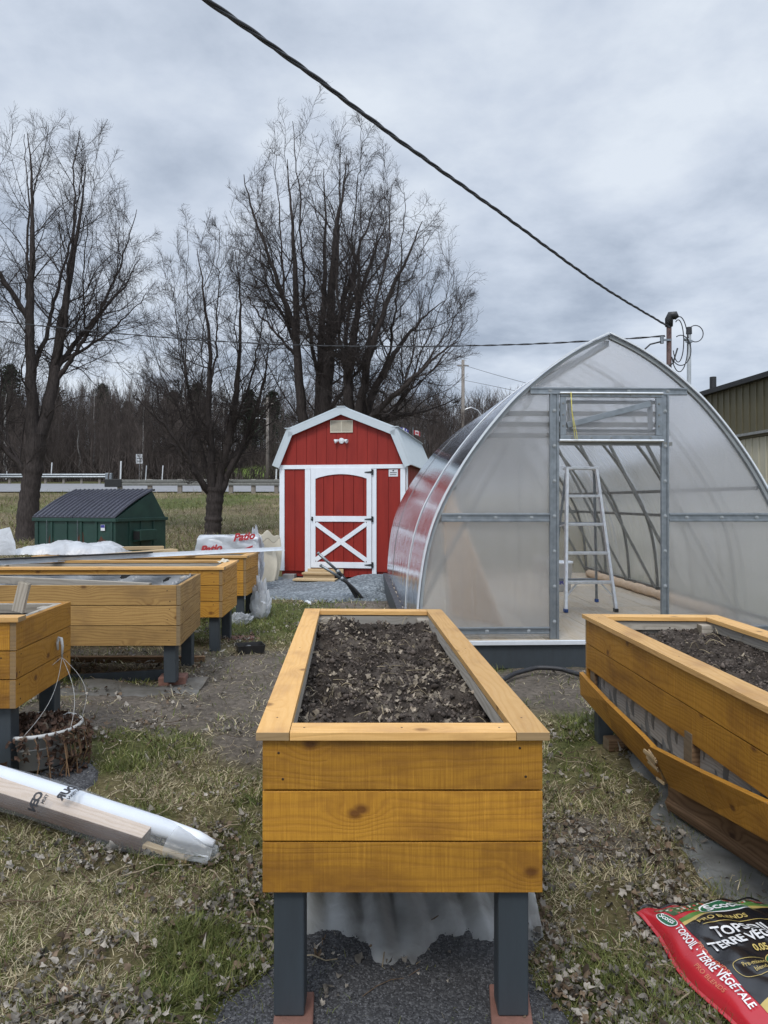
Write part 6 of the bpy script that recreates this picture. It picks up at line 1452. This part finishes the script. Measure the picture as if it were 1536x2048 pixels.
# ---------------------------------------------------------------- grass, dead leaves, twigs, stones
def clear(x, y):
    """ground that carries no grass: gravel, platform, sheets, earth"""
    k = 1-np.maximum.reduce([z_gravel(x, y)*.93, z_gh(x, y), z_blue(x, y), .82*z_dirt(x, y)])
    x = np.asarray(x); y = np.asarray(y)
    film = ((x > -.36) & (x < .50) & (y > 2.62) & (y < 4.7)) | ((x > 1.38) & (y < 4.4) & (y > 2.3)); return k*np.where(film, .04, 1)
def grass():
    r = np.random.default_rng(77)
    def batch(n, y0, y1, hmin, hmax, wd, spread, lay):
        y = y0*(y1/y0)**r.random(n); x = r.uniform(-1, 1, n)*(.70*y+.8); tuft = fbm(x*7, y*7, 90, 3)
        keep = r.random(n) < clear(x, y)*(.12+1.25*sst(.38, .60, tuft)); x, y = x[keep], y[keep]; n = len(x); g = z_green(x, y); isg = r.random(n) < g*.70+.16
        z = gz(x, y); L = r.uniform(hmin, hmax, n)*np.where(isg, 1.1, .95)*(.6+.8*vnoise(x*5, y*5, 92)); a = r.uniform(0, 2*np.pi, n); el = np.where(isg, r.uniform(.5, 1.35, n), np.abs(r.normal(lay, .35, n)))
        dx, dy, dz = np.cos(a)*np.cos(el), np.sin(a)*np.cos(el), np.sin(el); w_ = wd*r.uniform(.6, 1.3, n); b = a+np.pi/2+r.normal(0, .5, n); sx, sy = np.cos(b)*w_/2, np.sin(b)*w_/2
        bend = r.uniform(.1, .5, n)*np.where(isg, .8, 1.1); V = np.empty((n, 6, 3)); cur = r.normal(0, .25, n)
        for i, s in enumerate((0, .55, 1.0)):
            px = x+L*(dx*s+np.cos(b)*cur*s*s); py = y+L*(dy*s+np.sin(b)*cur*s*s); pz = z-.004+np.maximum(.002, L*(dz*s-bend*s*s*dz)); k = (1, .85, .22)[i]
            V[:, 2*i] = np.stack([px-sx*k, py-sy*k, pz], 1); V[:, 2*i+1] = np.stack([px+sx*k, py+sy*k, pz], 1)
        f = np.array([[0, 1, 3, 2], [2, 3, 5, 4]]); Fc = (f[None]+(np.arange(n)*6)[:, None, None]).reshape(-1, 4)
        straw = np.array([.55, .475, .31]); br = np.array([.22, .165, .095]); gn = np.array([.095, .13, .034]); gy = np.array([.22, .22, .075]); t = r.random(n)[:, None]; far = (.45+1.0*fbm(x*.35, y*.6, 95, 4))[:, None]; straw = np.where((y > 15)[:, None], straw*far*.62, straw)
        c = np.where(isg[:, None], gn*(1-t)+gy*t, np.where(t < .35, br, straw))*r.uniform(.55, 1.25, (n, 1)); return V.reshape(-1, 3), Fc, np.repeat(c, 6, 0)
    parts = [batch(460000, 1.35, 4.2, .022, .075, .0034, 1, .32), batch(220000, 3.6, 9.5, .03, .085, .0055, 1, .38), batch(70000, 8, 24, .04, .13, .011, 1, .5), batch(110000, 18, 44, .10, .34, .022, 1, .75)]
    V, Fc, Cc, off = [], [], [], 0
    for v, f, c in parts: V.append(v); Fc.append(f+off); Cc.append(c); off += len(v)
    o = mesh_np('grass', np.concatenate(V), np.concatenate(Fc), M['grass'], np.concatenate(Cc)); tag(o, 'matted straw coloured and green spring grass over the yard', 'grass', kind='stuff')
grass()
def litter():
    r = np.random.default_rng(78); n = 120000; y = 1.4*(11/1.4)**r.random(n); x = r.uniform(-1, 1, n)*(.68*y+.7)
    den = .06+1.0*sst(.48, .60, fbm(x*1.3+7, y*1.3+3, 33, 4))+.9*blob(x, y, .85, 3.0, .5, 1.6, 34)+.7*blob(x, y, -.55, 2.6, .45, .8, 35)+.7*blob(x, y, -1.0, 1.85, .6, .45, 36)+.5*blob(x, y, -1.9, 6.9, .8, .5, 37)
    den = den*(.17+1.15*sst(.44, .60, fbm(x*4.1+2, y*4.1, 39, 4)))
    k = r.random(n) < den*(1-z_gravel(x, y)*.95)*(1-z_gh(x, y))*(1-.85*z_blue(x, y))*(1-.55*z_dirt(x, y))*.62; x, y = x[k], y[k]
    inside = (x > -.36) & (x < .50) & (y > 2.55) & (y < 4.7); x, y = x[~inside], y[~inside]; n = len(x)
    c = np.array([.285, .255, .215])*r.uniform(.35, 1.5, (n, 1)); b = r.random(n) < .3; c[b] = np.array([.19, .135, .09])*r.uniform(.5, 1.2, (b.sum(), 1)); dk = r.random(n) < .15; c[dk] *= .4
    o = leaves_mesh('leaf_litter', np.stack([x, y, gz(x, y)+.012+.020*r.random(n)], 1), (.0045+.019*r.random(n)**1.5)*(1+.25*(y > 4)), c, .45, 79); tag(o, 'curled grey brown dead leaves scattered on the grass', 'leaves', kind='stuff')
    # twigs and straws on the ground
    n = 420; y = 1.5*(8/1.5)**r.random(n); x = r.uniform(-1, 1, n)*(.58*y+.2); k = r.random(n) < clear(x, y)+.25; x, y = x[k], y[k]; n = len(x); a = r.uniform(0, 6.28, n); L = r.uniform(.05, .28, n); s = np.linspace(0, 1, 5)
    P = np.empty((n, 5, 3)); bn = r.normal(0, .25, n)[:, None]; P[:, :, 0] = x[:, None]+L[:, None]*(np.cos(a)[:, None]*s+np.sin(a)[:, None]*bn*s*s); P[:, :, 1] = y[:, None]+L[:, None]*(np.sin(a)[:, None]*s-np.cos(a)[:, None]*bn*s*s); P[:, :, 2] = gz(P[:, :, 0], P[:, :, 1])+.018+.02*r.random((n, 1))*s+.008*np.sin(s*9+x[:, None]*20)
    v, f = tubes_np(P, np.repeat(r.uniform(.0012, .0032, n)[:, None], 5, 1), 5); cc_ = np.where(r.random(n)[:, None] < .5, np.array([.34, .28, .19]), np.array([.13, .09, .06]))
    o = mesh_np('twigs', v, f, M['leaf'], np.repeat(cc_, 25, 0)); tag(o, 'thin fallen twigs and straws on the grass', 'twigs', kind='stuff')
litter()
def stones():
    r = np.random.default_rng(80); n = 40000; x = r.uniform(-2.0, .75, n); y = r.uniform(1.35, 4.1, n); k = z_gravel(x, y) > .5; x, y = x[k], y[k]; n = len(x)
    T = np.array([[1, 0, 0], [-1, 0, 0], [0, 1, 0], [0, -1, 0], [0, 0, 1], [0, 0, -1.]]); F3 = np.array([[0, 2, 4], [2, 1, 4], [1, 3, 4], [3, 0, 4], [2, 0, 5], [1, 2, 5], [3, 1, 5], [0, 3, 5]])
    V = T[None]*r.uniform(.6, 1.25, (n, 6, 1))*r.uniform(.002, .0046, n)[:, None, None]*np.array([1, 1, .75]); V = np.einsum('nij,nkj->nki', rotmats(r, n, .8), V)+np.stack([x, y, gz(x, y)+.017+(fbm(x*30, y*30, 60, 2)-.5)*.015], 1)[:, None]
    c = np.array([.070, .070, .074])*r.uniform(.3, 2.0, (n, 1)); o = mesh_np('stone_chips', V.reshape(-1, 3), (F3[None]+(np.arange(n)*6)[:, None, None]).reshape(-1, 3), M['chips'], np.repeat(c, 6, 0)); tag(o, 'dark grey stone chips under the centre bed', 'gravel', kind='stuff')
    # soil crumbs, leaves and straws in the two open beds
    for (X, Y, Z), nc, nl, ns, lab, c0 in ((SOILC, 8000, 1300, 80, 'centre bed', (.30, .25, .19)), (SOILR, 5000, 120, 40, 'right bed', (.22, .18, .13))):
        ii = r.integers(0, X.size, nc); p = np.stack([X.ravel()[ii], Y.ravel()[ii], Z.ravel()[ii]], 1)+r.normal(0, .004, (nc, 3)); V = T[None]*r.uniform(.5, 1.4, (nc, 6, 1))*(r.uniform(.0025, .010, nc)*np.where(r.random(nc) < .06, 2, 1))[:, None, None]; V = np.einsum('nij,nkj->nki', rotmats(r, nc, .8), V)+p[:, None]
        c = np.array([.075, .060, .050])*r.uniform(.3, 1.8, (nc, 1)); o = mesh_np('soil_crumbs', V.reshape(-1, 3), (F3[None]+(np.arange(nc)*6)[:, None, None]).reshape(-1, 3), M['chips'], np.repeat(c, 6, 0)); tag(o, 'dark soil crumbs on the surface of the %s' % lab, 'soil', kind='stuff')
        ii = r.integers(0, X.size, nl*3); cl2 = fbm(X.ravel()[ii]*6, Y.ravel()[ii]*6, 88, 3) > .47; ii = ii[cl2][:nl]; p = np.stack([X.ravel()[ii], Y.ravel()[ii], Z.ravel()[ii]+.006], 1)
        o = leaves_mesh('dead_leaves', p, r.uniform(.005, .021, len(ii)), np.array(c0)*r.uniform(.5, 1.6, (len(ii), 1)), .7, 81); tag(o, 'pale dead leaf scraps lying on the soil of the %s' % lab, 'leaves', kind='stuff')
        ii = r.integers(0, X.size, ns); a = r.uniform(0, 6.28, ns); L = r.uniform(.02, .10, ns); s = np.linspace(0, 1, 5); bn = r.normal(0, .5, ns)[:, None]; P = np.empty((ns, 5, 3)); P[:, :, 0] = X.ravel()[ii][:, None]+L[:, None]*(np.cos(a)[:, None]*s+np.sin(a)[:, None]*bn*s*s); P[:, :, 1] = Y.ravel()[ii][:, None]+L[:, None]*(np.sin(a)[:, None]*s-np.cos(a)[:, None]*bn*s*s); P[:, :, 2] = Z.ravel()[ii][:, None]+.012+.04*r.random((ns, 1))*np.sin(s*3)
        P[:, :, 0] = np.clip(P[:, :, 0], X.min()+.01, X.max()-.01); v, f = tubes_np(P, np.repeat(r.uniform(.0008, .0022, ns)[:, None], 5, 1), 4); o = mesh_np('straws', v, f, M['leaf'], np.repeat(np.array([.38, .31, .2])*r.uniform(.4, 1.1, (ns, 1)), 20, 0)); tag(o, 'dry plant straws on the soil of the %s' % lab, 'straws', kind='stuff')
M['chips'] = attrmat('stone_chip', .85, 0, 200.0, .2)
stones()
